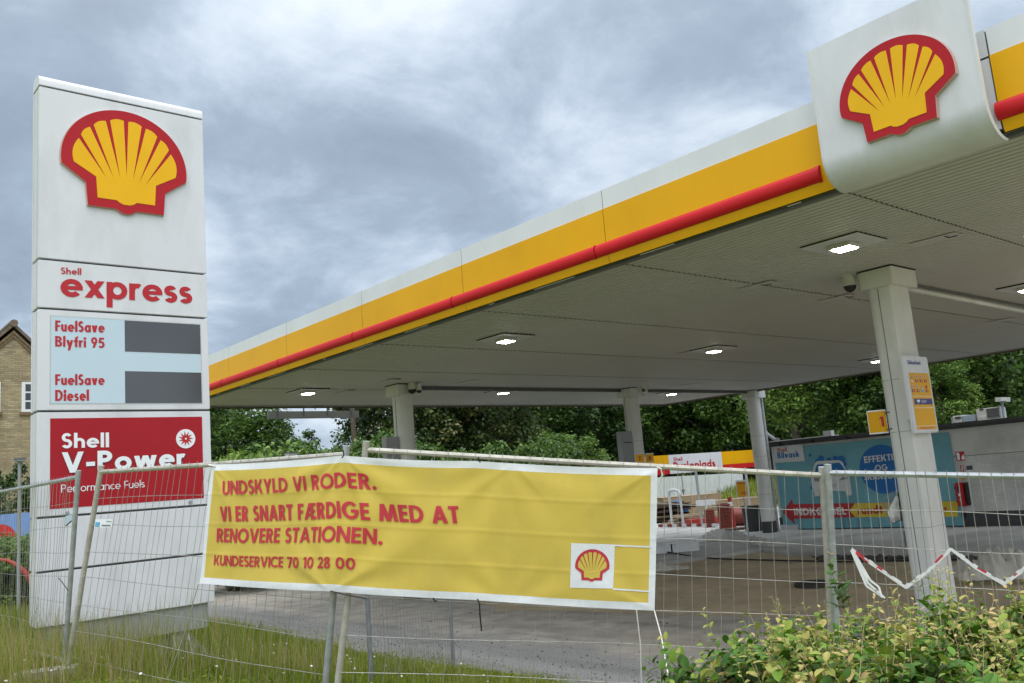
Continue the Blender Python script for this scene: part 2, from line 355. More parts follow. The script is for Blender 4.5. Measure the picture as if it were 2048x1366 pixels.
# ------------------------------------------------------------------ mesh helpers
class MB:
    def __init__(self):
        self.v, self.f, self.m = [], [], []
    def poly(self, pts, mi=0):
        b = len(self.v); self.v += [tuple(map(float, p)) for p in pts]
        self.f.append(tuple(range(b, b + len(pts)))); self.m.append(mi)
    def mesh(self, V, F, mi=0):
        b = len(self.v); self.v += [tuple(map(float, p)) for p in V]
        self.f += [tuple(i + b for i in q) for q in F]; self.m += [mi] * len(F)
    def box(self, x0, x1, y0, y1, z0, z1, mi=0):
        V = [(x, y, z) for z in (z0, z1) for x, y in ((x0, y0), (x1, y0), (x1, y1), (x0, y1))]
        self.mesh(V, [(3, 2, 1, 0), (4, 5, 6, 7), (0, 1, 5, 4), (1, 2, 6, 5), (2, 3, 7, 6), (3, 0, 4, 7)], mi)
        return self
    def obox(self, c, ax, half, mi=0):
        c = np.array(c, float); ax = [np.array(a, float) / np.linalg.norm(a) for a in ax]
        V = [c + ax[0] * sx * half[0] + ax[1] * sy * half[1] + ax[2] * sz * half[2] for sz in (-1, 1) for sx, sy in ((-1, -1), (1, -1), (1, 1), (-1, 1))]
        self.mesh(V, [(3, 2, 1, 0), (4, 5, 6, 7), (0, 1, 5, 4), (1, 2, 6, 5), (2, 3, 7, 6), (3, 0, 4, 7)], mi)
        return self
    def bbox(self, x0, x1, y0, y1, z0, z1, b=.01, mi=0):
        """box with chamfered edges"""
        bm = bmesh.new(); bmesh.ops.create_cube(bm, size=1)
        for v in bm.verts:
            v.co = Vector(((x0 + x1) / 2 + v.co.x * (x1 - x0), (y0 + y1) / 2 + v.co.y * (y1 - y0), (z0 + z1) / 2 + v.co.z * (z1 - z0)))
        bmesh.ops.bevel(bm, geom=bm.edges[:], offset=b, segments=2, affect='EDGES')
        bm.verts.index_update()
        self.mesh([v.co for v in bm.verts], [[v.index for v in f.verts] for f in bm.faces], mi); bm.free()
        return self
    def tube(self, pts, r, n=6, mi=0, cap=True):
        pts = [np.array(p, float) for p in pts]
        rr = r if isinstance(r, (list, tuple)) else [r] * len(pts)
        up = np.array([0, 0, 1.])
        rings = []
        for i, p in enumerate(pts):
            t = pts[min(i + 1, len(pts) - 1)] - pts[max(i - 1, 0)]
            t = t / (np.linalg.norm(t) + 1e-9)
            a = np.cross(t, up)
            if np.linalg.norm(a) < 1e-3: a = np.cross(t, np.array([1., 0, 0]))
            a /= np.linalg.norm(a); b_ = np.cross(a, t)
            rings.append([p + rr[i] * (a * math.cos(2 * math.pi * k / n) + b_ * math.sin(2 * math.pi * k / n)) for k in range(n)])
        V = [q for ring in rings for q in ring]
        F = [(i * n + k, i * n + (k + 1) % n, (i + 1) * n + (k + 1) % n, (i + 1) * n + k) for i in range(len(pts) - 1) for k in range(n)]
        if cap:
            F.append(tuple(reversed(range(n)))); F.append(tuple(range((len(pts) - 1) * n, len(pts) * n)))
        self.mesh(V, F, mi)
        return self
    def prism(self, pts3, vec, mi=0, mside=None):
        """extrude a planar loop along vec; the loop itself is the front"""
        vec = np.array(vec, float); P = [np.array(p, float) for p in pts3]; n = len(P)
        tri = tessellate_polygon([[Vector(p) for p in P]])
        self.mesh(P, [tuple(t) for t in tri], mi)
        Q = [p + vec for p in P]
        self.mesh(Q, [tuple(reversed(t)) for t in tri], mi)
        self.mesh(P + Q, [(i, (i + 1) % n, n + (i + 1) % n, n + i) for i in range(n)], mi if mside is None else mside)
        return self
    def flat(self, pts3, mi=0):
        tri = tessellate_polygon([[Vector(p) for p in pts3]])
        self.mesh(pts3, [tuple(t) for t in tri], mi)
        return self
    def sweep(self, prof, axis0, axis1, dirv, mi=0, caps=True):
        """prof: list of 3D points at start; extruded to +dirv (open or closed by caller)"""
        P = [np.array(p, float) for p in prof]; d = np.array(dirv, float); n = len(P)
        self.mesh(P + [p + d for p in P], [(i, i + 1, n + i + 1, n + i) for i in range(n - 1)], mi)
        return self
WORLD = {}
def _link(o, parent):
    COL.objects.link(o)
    if parent is not None:
        o.parent = parent
        o.location = Vector(WORLD.get(o.name, (0, 0, 0))) - Vector(WORLD[parent.name])
def obj(name, mb, mats, parent=None, label=None, smooth=False, fixn=True):
    """one mesh object in world coordinates, optionally a part of parent"""
    me = bpy.data.meshes.new(name)
    me.from_pydata(mb.v, [], mb.f)
    for m_ in (mats if isinstance(mats, (list, tuple)) else [mats]):
        me.materials.append(M[m_] if isinstance(m_, str) else m_)
    me.polygons.foreach_set('material_index', mb.m)
    if fixn:
        bm = bmesh.new(); bm.from_mesh(me)
        bmesh.ops.recalc_face_normals(bm, faces=bm.faces); bm.to_mesh(me); bm.free()
    if smooth:
        me.shade_smooth()
        try: me.set_sharp_from_angle(angle=R(40))
        except Exception: pass
    o = bpy.data.objects.new(name, me)
    WORLD[o.name] = (0, 0, 0)
    _link(o, parent)
    if label: o['label'] = label
    return o
def npobj(name, V, F, mat, parent=None, tint=None, smooth=False):
    me = bpy.data.meshes.new(name)
    V = np.asarray(V, np.float32); F = np.asarray(F, np.int32)
    k = F.shape[1]
    me.vertices.add(len(V)); me.vertices.foreach_set('co', V.ravel())
    me.loops.add(F.size); me.loops.foreach_set('vertex_index', F.ravel())
    me.polygons.add(len(F)); me.polygons.foreach_set('loop_start', np.arange(0, F.size, k, dtype=np.int32))
    me.update(calc_edges=True)
    if tint is not None:
        a = me.attributes.new('tint', 'FLOAT', 'POINT'); a.data.foreach_set('value', np.asarray(tint, np.float32))
    me.materials.append(M[mat])
    if smooth: me.shade_smooth()
    o = bpy.data.objects.new(name, me)
    WORLD[o.name] = (0, 0, 0)
    _link(o, parent)
    return o
def tag(o, label=None, cat=None, group=None, kind=None):
    if label: o['label'] = label
    if cat: o['category'] = cat
    if group: o['group'] = group
    if kind: o['kind'] = kind
    return o
def thing(name, label, cat, loc, group=None):
    o = bpy.data.objects.new(name, None); COL.objects.link(o)
    o.empty_display_size = .1
    o.location = tuple(map(float, loc)); WORLD[o.name] = tuple(map(float, loc))
    return tag(o, label, cat, group)
def copy_tree(o, loc, label, group=None):
    c = o.copy(); COL.objects.link(c); c.location = loc; c['label'] = label
    if group: c['group'] = group
    for ch in list(o.children):
        d = ch.copy(); COL.objects.link(d); d.parent = c
        for g in ch.children:
            q = g.copy(); COL.objects.link(q); q.parent = d
    return c

# ------------------------------------------------------------------ lettering: strokes in a geometric sans
def glyph(c, w, h):
    """list of polygons (x, y) with cap height 1, and the advance; w, h = weight of upright and level strokes"""
    hw = w * 1.08; P = []
    def Rr(x0, y0, x1, y1):
        P.append([(x0, y0), (x1, y0), (x1, y1), (x0, y1)])
    def D(x0, y0, x1, y1, q=None):
        q = hw if q is None else q
        P.append([(x0, y0), (x0 + q, y0), (x1 + q, y1), (x1, y1)])
    def A(cx_, cy_, rx, ry, a0=0, a1=360, ww=None, hh=None):
        thin = ww is not None; ww = w if ww is None else ww; hh = (ww if thin else h) if hh is None else hh
        if rx - ww < .03: ww = rx - .03
        n = max(3, int(abs(a1 - a0) / 18))
        for i in range(n):
            a, b = R(a0 + (a1 - a0) * i / n), R(a0 + (a1 - a0) * (i + 1) / n)
            P.append([(cx_ + (rx - ww) * math.cos(a), cy_ + (ry - hh) * math.sin(a)), (cx_ + rx * math.cos(a), cy_ + ry * math.sin(a)),
                      (cx_ + rx * math.cos(b), cy_ + ry * math.sin(b)), (cx_ + (rx - ww) * math.cos(b), cy_ + (ry - hh) * math.sin(b))])
    def disc(cx_, cy_, r):
        P.append([(cx_ + r * math.cos(R(a)), cy_ + r * math.sin(R(a))) for a in range(0, 360, 30)])
    def Scurve(width, top):
        mid = top * .515; ru = (top + .02 - (mid - h / 2)) / 2; rl = ((mid + h / 2) + .02) / 2
        A(width * .5, top + .02 - ru, width * .47, ru, 28, 270); A(width * .5, -.02 + rl, width * .5, rl, -152, 90)
    X = .66; sp_ = .07 + w * .12; a = 0
    if c == ' ': return [], .40
    if c == 'A' or c == 'Å':
        D(0, 0, .42 - hw / 2, 1); D(.84 - hw, 0, .42 - hw / 2, 1); Rr(.2, .2, .64, .2 + h * .9); a = .84
        if c == 'Å': A(.42, 1.17, .13, .13, 0, 360, w * .5)
    elif c == 'Æ':
        D(0, 0, .42, 1); Rr(.55, 0, .55 + w, 1); Rr(.45, 1 - h, .98, 1); Rr(.56, .42, .92, .42 + h); Rr(.56, 0, .98, h); Rr(.2, .2, .6, .2 + h * .9); a = 1.0
    elif c == 'B':
        Rr(0, 0, w, 1); A(.27, .74, .29, .26, -90, 90); A(.30, .27, .31, .27, -90, 90)
        Rr(w * .9, 0, .31, h); Rr(w * .9, .48, .29, .48 + h * .8); Rr(w * .9, 1 - h, .28, 1); a = .61
    elif c == 'C': A(.46, .5, .48, .52, 42, 318); a = .80
    elif c == 'D':
        Rr(0, 0, w, 1); A(.30, .5, .48, .5, -90, 90); Rr(w * .9, 0, .31, h); Rr(w * .9, 1 - h, .31, 1); a = .78
    elif c == 'E':
        Rr(0, 0, w, 1); Rr(w * .9, 0, .52, h); Rr(w * .9, .42, .49, .42 + h); Rr(w * .9, 1 - h, .52, 1); a = .53
    elif c == 'F':
        Rr(0, 0, w, 1); Rr(w * .9, .40, .47, .40 + h); Rr(w * .9, 1 - h, .51, 1); a = .50
    elif c == 'G':
        A(.48, .5, .50, .52, 42, 345); Rr(.50, .38, .97, .38 + h); a = .98
    elif c == 'I': Rr(0, 0, w, 1); a = w
    elif c == 'J': Rr(.3 - w, .2, .3, 1); A(.1, .2, .2, .22, 200, 360); a = .3
    elif c == 'K':
        Rr(0, 0, w, 1); D(w * .72, .36, .70 - hw, 1, hw); D(.74 - hw * 1.05, 0, w * .72 + .10, .56, hw * 1.05); a = .74
    elif c == 'L': Rr(0, 0, w, 1); Rr(w * .9, 0, .48, h); a = .48
    elif c == 'M':
        D(0, 0, .11, 1, w); D(1.02 - w, 0, .91 - w, 1, w); D(.51 - hw / 2, 0, .11, 1); D(.51 - hw / 2, 0, .91 - hw, 1); a = 1.02
    elif c == 'N': Rr(0, 0, w, 1); Rr(.74 - w, 0, .74, 1); D(.74 - hw * .98, 0, 0, 1, hw * .98); a = .74
    elif c == 'O' or c == 'Ø':
        A(.50, .5, .50, .52); a = 1.0
        if c == 'Ø': D(.05, -.04, .95 - w * .6, 1.04, w * .6)
    elif c == 'P' or c == 'R':
        Rr(0, 0, w, 1); A(.28, .71, .30, .29, -90, 90); Rr(w * .9, .42, .29, .42 + h); Rr(w * .9, 1 - h, .29, 1); a = .58
        if c == 'R': D(.63 - hw * 1.1, 0, .20, .46, hw * 1.1); a = .63
    elif c == 'S': Scurve(.56, 1); a = .56
    elif c == 'T': Rr(0, 1 - h, .56, 1); Rr(.28 - w / 2, 0, .28 + w / 2, 1 - h * .5); a = .56
    elif c == 'U': Rr(0, .3, w, 1); Rr(.68 - w, .3, .68, 1); A(.34, .32, .34, .34, 180, 360); a = .68
    elif c == 'V': D(.41 - hw / 2, 0, 0, 1); D(.41 - hw / 2, 0, .82 - hw, 1); a = .82
    elif c == 'W':
        D(.33 - hw / 2, 0, 0, 1); D(.33 - hw / 2, 0, .62 - hw / 2, 1); D(.91 - hw / 2, 0, .62 - hw / 2, 1); D(.91 - hw / 2, 0, 1.24 - hw, 1); a = 1.24
    elif c == 'Y': Rr(.37 - w / 2, 0, .37 + w / 2, .45); D(.37 - hw / 2, .38, 0, 1); D(.37 - hw / 2, .38, .74 - hw, 1); a = .74
    elif c == 'a': A(.32, .33, .32, .345); Rr(.66 - w, 0, .66, X); a = .66
    elif c == 'b': Rr(0, 0, w, 1.03); A(.34, .33, .32, .345); a = .66
    elif c == 'c': A(.33, .33, .33, .345, 48, 312); a = .55
    elif c == 'd': A(.32, .33, .32, .345); Rr(.66 - w, 0, .66, 1.03); a = .66
    elif c == 'e':
        A(.335, .33, .335, .345, -2, 318); Rr(w * .6, .26, .665, .26 + h * .8); a = .66
    elif c == 'f': Rr(.09, 0, .09 + w, .82); A(.09 + .27, .80, .27, .24, 85, 180); Rr(0, X - h, .36, X); a = .36
    elif c == 'h': Rr(0, 0, w, 1.03); A(.29, .37, .29, .31, 0, 180); Rr(.58 - w, 0, .58, .38); a = .58
    elif c == 'i': Rr(0, 0, w, X); disc(w / 2, .86, w * .62); a = w
    elif c == 'k': Rr(0, 0, w, 1.03); D(w * .8, .28, .52 - hw, X, hw * 1.1); D(.60 - hw * 1.1, 0, w * .9, .40, hw * 1.1); a = .58
    elif c == 'l': Rr(0, 0, w, 1.03); a = w
    elif c == 'm':
        Rr(0, 0, w, X)
        for q in (0, .42): A(q + .25, .38, .25, .30, 0, 180); Rr(q + .50 - w, 0, q + .50, .39)
        a = .92
    elif c == 'n': Rr(0, 0, w, X); A(.29, .37, .29, .31, 0, 180); Rr(.58 - w, 0, .58, .38); a = .58
    elif c == 'o': A(.34, .33, .34, .345); a = .68
    elif c == 'p': Rr(0, -.33, w, X); A(.34, .33, .32, .345); a = .66
    elif c == 'r': Rr(0, 0, w, X); A(.27, .36, .27, .31, 62, 180); a = .37
    elif c == 's': Scurve(.46, X); a = .46
    elif c == 't': Rr(.1, 0, .1 + w, .90); Rr(0, X - h, .30 + w * .4, X); a = .30 + w * .4
    elif c == 'u': Rr(0, .28, w, X); Rr(.58 - w, 0, .58, X); A(.29, .29, .29, .31, 180, 360); a = .58
    elif c == 'v': D(.30 - hw / 2, 0, 0, X); D(.30 - hw / 2, 0, .60 - hw, X); a = .60
    elif c == 'w':
        D(.26 - hw / 2, 0, 0, X); D(.26 - hw / 2, 0, .47 - hw / 2, X); D(.68 - hw / 2, 0, .47 - hw / 2, X); D(.68 - hw / 2, 0, .94 - hw, X); a = .94
    elif c == 'x': D(0, 0, .62 - hw * 1.1, X, hw * 1.1); D(.62 - hw * 1.1, 0, 0, X, hw * 1.1); a = .62
    elif c == 'y': D(.30 - hw / 2, .02, 0, X); D(.12, -.32, .60 - hw, X); a = .60
    elif c == '0': A(.31, .5, .31, .52); a = .62
    elif c == '1': Rr(.18, 0, .18 + w, 1); D(.0, .76, .17, 1, w); a = .20 + w
    elif c == '2': A(.29, .71, .29, .31, -28, 165); D(.02, h * .5, .54 - hw * 1.05, .60, hw * 1.05); Rr(0, 0, .58, h); a = .58
    elif c == '3': A(.27, .745, .26, .275, -90, 160); A(.27, .28, .29, .30, -160, 90); a = .56
    elif c == '5': Rr(.09, 1 - h, .53, 1); D(.02, .48, .09, 1, w * .95); A(.27, .32, .31, .34, -145, 125); a = .58
    elif c == '7': Rr(0, 1 - h, .60, 1); D(.12, 0, .60 - hw, 1 - h * .6); a = .60
    elif c == '8': A(.29, .755, .25, .265); A(.29, .275, .29, .295); a = .58
    elif c == '9': A(.29, .69, .29, .33); D(.12, 0, .56 - hw, .60); a = .58
    elif c == '.': disc(w * .62, w * .62, w * .66); a = w * 1.24
    elif c == '-': Rr(.0, .27, .34, .27 + h); a = .34
    else: a = .3
    return P, a + sp_
def text_polys(s, w=.2, track=0.0, h=None):
    x, o = 0, []
    h = w * .86 if h is None else h
    for c in s:
        P, a = glyph(c, w, h)
        o += [[(px_ + x, py_) for px_, py_ in q] for q in P]
        x += a + track
    return o, x - .07 - w * .12 - track
def text_on(mb, s, F, x0, y0, width, height, w=.2, off=.003, mi=0, slant=0, depth=0, y1=None, track=0.0):
    """lettering in frame F(a, b, off) -> 3D: baseline from (x0,y0), fitted to width, cap height height; y1 = baseline height at the right end"""
    wv = w
    for _ in range(5):
        P, W = text_polys(s, wv, track, w * .86); k = width / W; wv = min(.34, w * height / k)
    if y1 is None: y1 = y0
    for i, q in enumerate(P):
        o = off + (i % 40) * 6e-5
        pts = [F(x0 + px_ * k + slant * py_ * height, y0 + (y1 - y0) * (px_ / W) + py_ * height, o) for px_, py_ in q]
        if depth: mb.prism(pts, np.array(F(0, 0, 0)) - np.array(F(0, 0, depth)), mi, mi if depth is True else 1)
        else: mb.flat(pts, mi)
def plane_y(Y):        # a wall that faces -y
    return lambda a, b, o=0: (a, Y - o, b)
def plane_x(X):        # a wall that faces -x; a grows to the right of the viewer
    return lambda a, b, o=0: (X - o, -a, b)

# ------------------------------------------------------------------ scallop emblem
def emblem_outline():
    pts = [(math.cos(R(t)), .88 + math.sin(R(t))) for t in range(-8, 189, 4)]
    pts += [(-.63, .47), (-.60, .06), (-.16, .06), (-.11, .02), (-.05, -.01), (.05, -.01), (.11, .02), (.16, .06), (.60, .06), (.63, .47)]
    return pts
def emblem_yellow():
    rays = [90 + 20.7 * k for k in (-3, -2, -1, 0, 1, 2, 3)]
    r0, pts = .815, []
    tips = [(-.30 * (k / 3), .565 + .085 * (1 - abs(k) / 3)) for k in (-3, -2, -1, 0, 1, 2, 3)]
    edges = [-6] + rays + [186]
    pts += [(.455, .215), (.475, .585)]
    for i in range(8):
        a0 = edges[i] + (2.6 if i else 0); a1 = edges[i + 1] - (2.6 if i < 7 else 0)
        for j in range(7):
            t = j / 6; a = a0 + (a1 - a0) * t
            rr = r0 + .022 * math.sin(math.pi * t)
            pts.append((rr * math.cos(R(a)), .88 + rr * math.sin(R(a))))
        if i < 7: pts.append(tips[i])
    pts += [(-.475, .585), (-.455, .215), (-.16, .215), (-.11, .175), (-.05, .15), (.05, .15), (.11, .175), (.16, .215)]
    return pts

# ================================================================== SETTING: ground
def bank_edge(y):            # where the grass bank meets the forecourt
    y = np.asarray(y, float)
    return 7.72 + .10 * np.sin(y * .9) + .05 * np.sin(y * 2.3)
def ground_z(x, y):
    x = np.asarray(x, float); y = np.asarray(y, float)
    t = np.clip((bank_edge(y) - x) * .19, 0, 1.02)
    t = np.where(t > .9, .9 + (t - .9) * .5, t)
    bumps = .03 * np.sin(x * 1.7 + y * .6) * np.sin(y * 1.1 - x * .4) * np.clip(t * 4, 0, 1)
    return -.10 + t * 1.1 + bumps
def gz(x, y): return float(ground_z(x, y))
gx = np.concatenate([np.linspace(-900, -40, 12), np.linspace(-30, -3, 12), np.arange(-2, 11, .3), np.linspace(12, 60, 20), np.linspace(80, 1500, 14)])
gy = np.concatenate([np.linspace(-300, -20, 8), np.arange(-10, 26, .4), np.linspace(28, 80, 20), np.linspace(100, 1500, 14)])
GX, GY = np.meshgrid(gx, gy)
GZ = ground_z(GX, GY)
nx = len(gx); idx = np.arange(nx * len(gy)).reshape(len(gy), nx)
Fq = np.stack([idx[:-1, :-1], idx[:-1, 1:], idx[1:, 1:], idx[1:, :-1]], -1).reshape(-1, 4)
tag(npobj('ground', np.stack([GX, GY, GZ], -1).reshape(-1, 3), Fq, 'soil', smooth=True), kind='structure')

def wobble(pts, amp, n=6, seed=1):
    """subdivide a 2D loop and jitter it, for worn edges"""
    r_ = random.Random(seed); o = []
    for i in range(len(pts)):
        a, b = np.array(pts[i]), np.array(pts[(i + 1) % len(pts)])
        k = max(1, min(60, int(np.linalg.norm(b - a) / n)))
        for j in range(k):
            p = a + (b - a) * j / k
            o.append((p[0] + r_.uniform(-amp, amp), p[1] + r_.uniform(-amp, amp)))
    return o
# gravel strip, then worn asphalt, then sand, each a few mm above the last
ys = np.arange(-12, 30, .35)
rr_ = random.Random(4)
def sheet(name, left, right, z, mat):
    mb = MB(); n = len(left)
    mb.mesh([(p[0], p[1], z) for p in left] + [(p[0], p[1], z) for p in right], [(i, i + 1, n + i + 1, n + i) for i in range(n - 1)])
    return tag(obj(name, mb, mat), kind='structure')
al = [(float(bank_edge(y)) - .05 + rr_.uniform(-.10, .12), y) for y in ys]
sheet('asphalt', al, [(60, y) for y in ys], -.094, 'asphalt')
# concrete slab raised above the dug-out sand
slab2 = [(20.9, -20), (20.9, 12.4), (21.6, 14.2), (22.3, 15.2), (18.9, 16.2), (13.5, 17.2), (13.0, 29.5), (44, 29.5), (44, -20)]
mb = MB(); mb.prism([(x, y, 0.0) for x, y in slab2], (0, 0, -.16))
tag(obj('concrete_apron', mb, 'slab'), kind='structure')
sand = wobble([(13.6, -15), (12.6, 4), (12.9, 9), (11.6, 14.5), (13.2, 17.3), (18.9, 16.3), (22.4, 15.3), (21.0, 12.4), (21.0, -15)], .22, .7, 3)
mb = MB(); mb.flat([(x, y, -.088) for x, y in sand]); tag(obj('sand_bed', mb, 'sand'), kind='structure')
# broken asphalt lumps along the cut edge of the apron
def rock(mb, c, r, sq=.6, rn=random):
    bm = bmesh.new(); bmesh.ops.create_icosphere(bm, subdivisions=1, radius=r)
    for v in bm.verts:
        k = rn.uniform(.65, 1.25); v.co = Vector((v.co.x * k + c[0], v.co.y * k * rn.uniform(.8, 1.2) + c[1], v.co.z * k * sq + c[2]))
    bm.verts.index_update(); mb.mesh([v.co for v in bm.verts], [[v.index for v in f.verts] for f in bm.faces]); bm.free()
mb = MB(); rn = random.Random(9)
for i in range(420):
    y = rn.uniform(-3, 12.6); rock(mb, (20.9 - abs(rn.gauss(0, .16)), y, -.05), rn.uniform(.05, .15), .6, rn)
for i in range(50):
    t = rn.random(); rock(mb, (20.9 + 1.4 * t, 12.4 + 2.8 * t - abs(rn.gauss(0, .1)), -.07), rn.uniform(.03, .09), .5, rn)
tag(obj('broken_asphalt_rubble', mb, 'broken'), 'broken dark asphalt lumps along the cut edge of the concrete apron', 'rubble', kind='stuff')
# far lawn
mb = MB(); n = 14
for i in range(n):
    for j in range(n):
        pass
fx = np.linspace(44, 80, 20); fy = np.linspace(8, 60, 26)
FX, FY = np.meshgrid(fx, fy)
FZ = -.05 + 1.5 * np.exp(-(((FX - 60) / 7) ** 2 + ((FY - 37) / 7) ** 2)) + .12 * np.sin(FX) * np.sin(FY * .7)
FZ = np.where(FX < 44.1, -.1, FZ)
idx = np.arange(20 * 26).reshape(26, 20)
Fq = np.stack([idx[:-1, :-1], idx[:-1, 1:], idx[1:, 1:], idx[1:, :-1]], -1).reshape(-1, 4)
tag(npobj('far_lawn', np.stack([FX, FY, FZ], -1).reshape(-1, 3), Fq, 'soil', smooth=True), kind='structure')

# ================================================================== CANOPY
CX0, CX1, CY0, CY1, CZ = 8.12, 27.6, 1.2, 22.6, 5.10
can = thing('canopy', 'large petrol station canopy with white yellow and red fascia on pale columns', 'canopy', (17, 12, -.1))
seam_y = [CY0, 4.20, 7.29, 10.29, 13.25, 16.2, 19.1, CY1]
# ribbed ceiling in overlapping runs of sheet
mb = MB(); pitch = .118
prof = []; x = CX0 + .12
while x < CX1 - .05:
    prof += [(x, 0), (x + .070, 0), (x + .080, .015), (x + .108, .015)]
    x += pitch
for a, b in zip(seam_y[:-1], seam_y[1:]):
    n = len(prof)
    V = [(px_, a + .012, CZ + pz_ - .004) for px_, pz_ in prof] + [(px_, b, CZ + pz_ + .003) for px_, pz_ in prof]
    mb.mesh(V, [(i, i + 1, n + i + 1, n + i) for i in range(n - 1)])
obj('ceiling', mb, 'ceiling', can, fixn=False)
mb = MB(); mb.box(CX0 + .05, CX1 - .05, CY0 + .05, CY1 - .05, CZ + .03, CZ + .75)
obj('roof', mb, 'trim_grey', can)
# front fascia: profile in x,z, swept along y between joints
def fprof(z0, z1, n, off=0):
    o = []
    for i in range(n + 1):
        z = z0 + (z1 - z0) * i / n
        t = max(0, (5.34 - z) / .26)
        o.append((CX0 - off + .045 * t ** 2.2, z))
    return o
def fascia_run(a, b, first=False):
    g = .0035
    mbw = MB(); P = fprof(5.80, 6.05, 2, -.012)
    mbw.sweep([(x, a + g, z) for x, z in P], 0, 0, (0, b - a - 2 * g, 0)); mbw.sweep([(P[-1][0], a + g, P[-1][1]), (P[-1][0] + .35, a + g, P[-1][1])], 0, 0, (0, b - a - 2 * g, 0))
    obj('fascia_top_panel', mbw, 'fascia_white', can)
    mby = MB(); P = fprof(5.085, 5.795, 14)
    mby.sweep([(x, a + g, z) for x, z in P], 0, 0, (0, b - a - 2 * g, 0)); mby.sweep([(P[-1][0], a + g, P[-1][1]), (P[-1][0] + .02, a + g, P[-1][1])], 0, 0, (0, b - a - 2 * g, 0))
    mby.sweep([(P[0][0], a + g, P[0][1]), (P[0][0] + .03, a + g, P[0][1] + .01)], 0, 0, (0, b - a - 2 * g, 0))
    obj('fascia_panel', mby, 'yellow', can, smooth=True)
def red_run(a, b):
    mb = MB(); n = 14; rz, rx = .084, .060; g = .010
    V = []
    for yy in (a + g, b - g):
        for k in range(n): V.append((CX0 - .02 - rx * math.sin(math.pi * k / (n - 1)) + .03, yy, 5.275 - rz * math.cos(math.pi * k / (n - 1))))
    mb.mesh(V, [(k, k + 1, n + k + 1, n + k) for k in range(n - 1)] + [tuple(range(n)), tuple(range(n, 2 * n))])
    # a slightly larger collar at the joint
    V = []
    for yy in (a + g, a + .05):
        for k in range(n): V.append((CX0 - .02 - (rx + .006) * math.sin(math.pi * k / (n - 1)) + .03, yy, 5.275 - (rz + .006) * math.cos(math.pi * k / (n - 1))))
    mb.mesh(V, [(k, k + 1, n + k + 1, n + k) for k in range(n - 1)])
    obj('red_bumper_tube', mb, 'red', can, smooth=True)
runs = [4.13] + seam_y[2:]
for a, b in zip(runs[:-1], runs[1:]): fascia_run(a, b)
fascia_run(CY0, 2.57)
rj = [4.27, 7.46, 10.55, 13.55, 16.54, 19.45, CY1 - .05]
for a, b in zip(rj[:-1], rj[1:]): red_run(a, b)
red_run(CY0 + .05, 2.60)
# grey back panel between logo board and the next run, dark gap behind the joints
mb = MB(); mb.box(CX0 + .045, CX0 + .06, CY0, CY1, 5.12, 6.04); obj('fascia_backing', mb, 'trim_grey', can)
mb = MB(); mb.box(CX0 + .012, CX0 + .03, 2.58, 3.1, 5.12, 5.78); mb.box(CX0 + .012, CX0 + .03, 2.58, 3.1, 5.80, 6.05); obj('fascia_infill', mb, 'white_edge', can)
mb = MB(); mb.box(CX0 + .13, CX0 + .20, CY0, CY1, 5.06, 5.11); obj('edge_flashing', mb, 'trim_grey', can)
for a in np.arange(4.6, 21, 1.7):
    mb = MB(); mb.box(CX0 + .085, CX0 + .115, a, a + .5 + .4 * math.sin(a * 5), 5.078, 5.083); obj('flashing_clip', mb, 'fascia_white', can)
# the other three sides
mb = MB()
mb.box(CX0, CX1, CY1, CY1 + .03, 5.06, 5.34); mb.box(CX1, CX1 + .03, CY0, CY1, 5.06, 5.34); mb.box(CX0, CX1, CY0 - .03, CY0, 5.06, 5.34)
obj('back_fascia', mb, 'white_edge', can)
mb = MB()
mb.box(CX0, CX1, CY1 + .002, CY1 + .034, 5.345, 5.80); mb.box(CX1 + .002, CX1 + .034, CY0, CY1, 5.345, 5.80); mb.box(CX0, CX1, CY0 - .034, CY0 - .002, 5.345, 5.80)
obj('fascia_panel', mb, 'yellow', can)
mb = MB()
mb.box(CX0, CX1, CY1 + .001, CY1 + .03, 5.805, 6.05); mb.box(CX1 + .001, CX1 + .03, CY0, CY1, 5.805, 6.05); mb.box(CX0, CX1, CY0 - .03, CY0 - .001, 5.805, 6.05)
obj('fascia_top_panel', mb, 'fascia_white', can)
mb = MB(); mb.box(CX0, CX1, CY1 - .09, CY1, 5.035, 5.06); mb.box(CX1 - .09, CX1, CY0, CY1 - .09, 5.035, 5.06); obj('edge_trim', mb, 'plank', can)
# gutters along the column rows
mb = MB(); mb.box(12.1, CX1 - .1, 18.46, 18.60, CZ - .085, CZ - .005); obj('gutter', mb, 'ceiling', can)
mb = MB(); mb.box(12.1, CX1 - .1, 18.42, 18.455, CZ - .10, CZ - .005); obj('gutter_lip', mb, 'trim_grey', can)
mb = MB(); mb.tube([(13.2, 6.25, 5.035), (27.4, 6.25, 4.93)], .045, 8); obj('gutter', mb, 'column', can, smooth=True)
mb = MB(); mb.box(13.2, 27.4, 6.16, 6.20, 5.06, 5.09); obj('gutter_lip', mb, 'trim_grey', can)
# blank hatches in the ceiling
for px_, py_ in ((1515, 570), (1672, 595), (1870, 477), (935, 763), (1155, 786), (1375, 769), (690, 783), (780, 760), (2000, 640), (1385, 702)):
    p = at_z(px_, py_, CZ); mb = MB(); mb.box(p[0] - .13, p[0] + .13, p[1] - .30, p[1] + .30, CZ - .018, CZ - .012); obj('ceiling_hatch', mb, 'ceiling', can)
for px_, py_ in ((1522, 567), (1690, 591), (1890, 470), (697, 779), (788, 757)):
    p = at_z(px_, py_, CZ); mb = MB(); mb.box(p[0] - .012, p[0] + .10, p[1] - .012, p[1] + .01, CZ - .024, CZ - .018); mb.box(p[0] + .10, p[0] + .13, p[1] - .1, p[1] + .01, CZ - .024, CZ - .018); obj('hatch_latch', mb, 'gap', can)

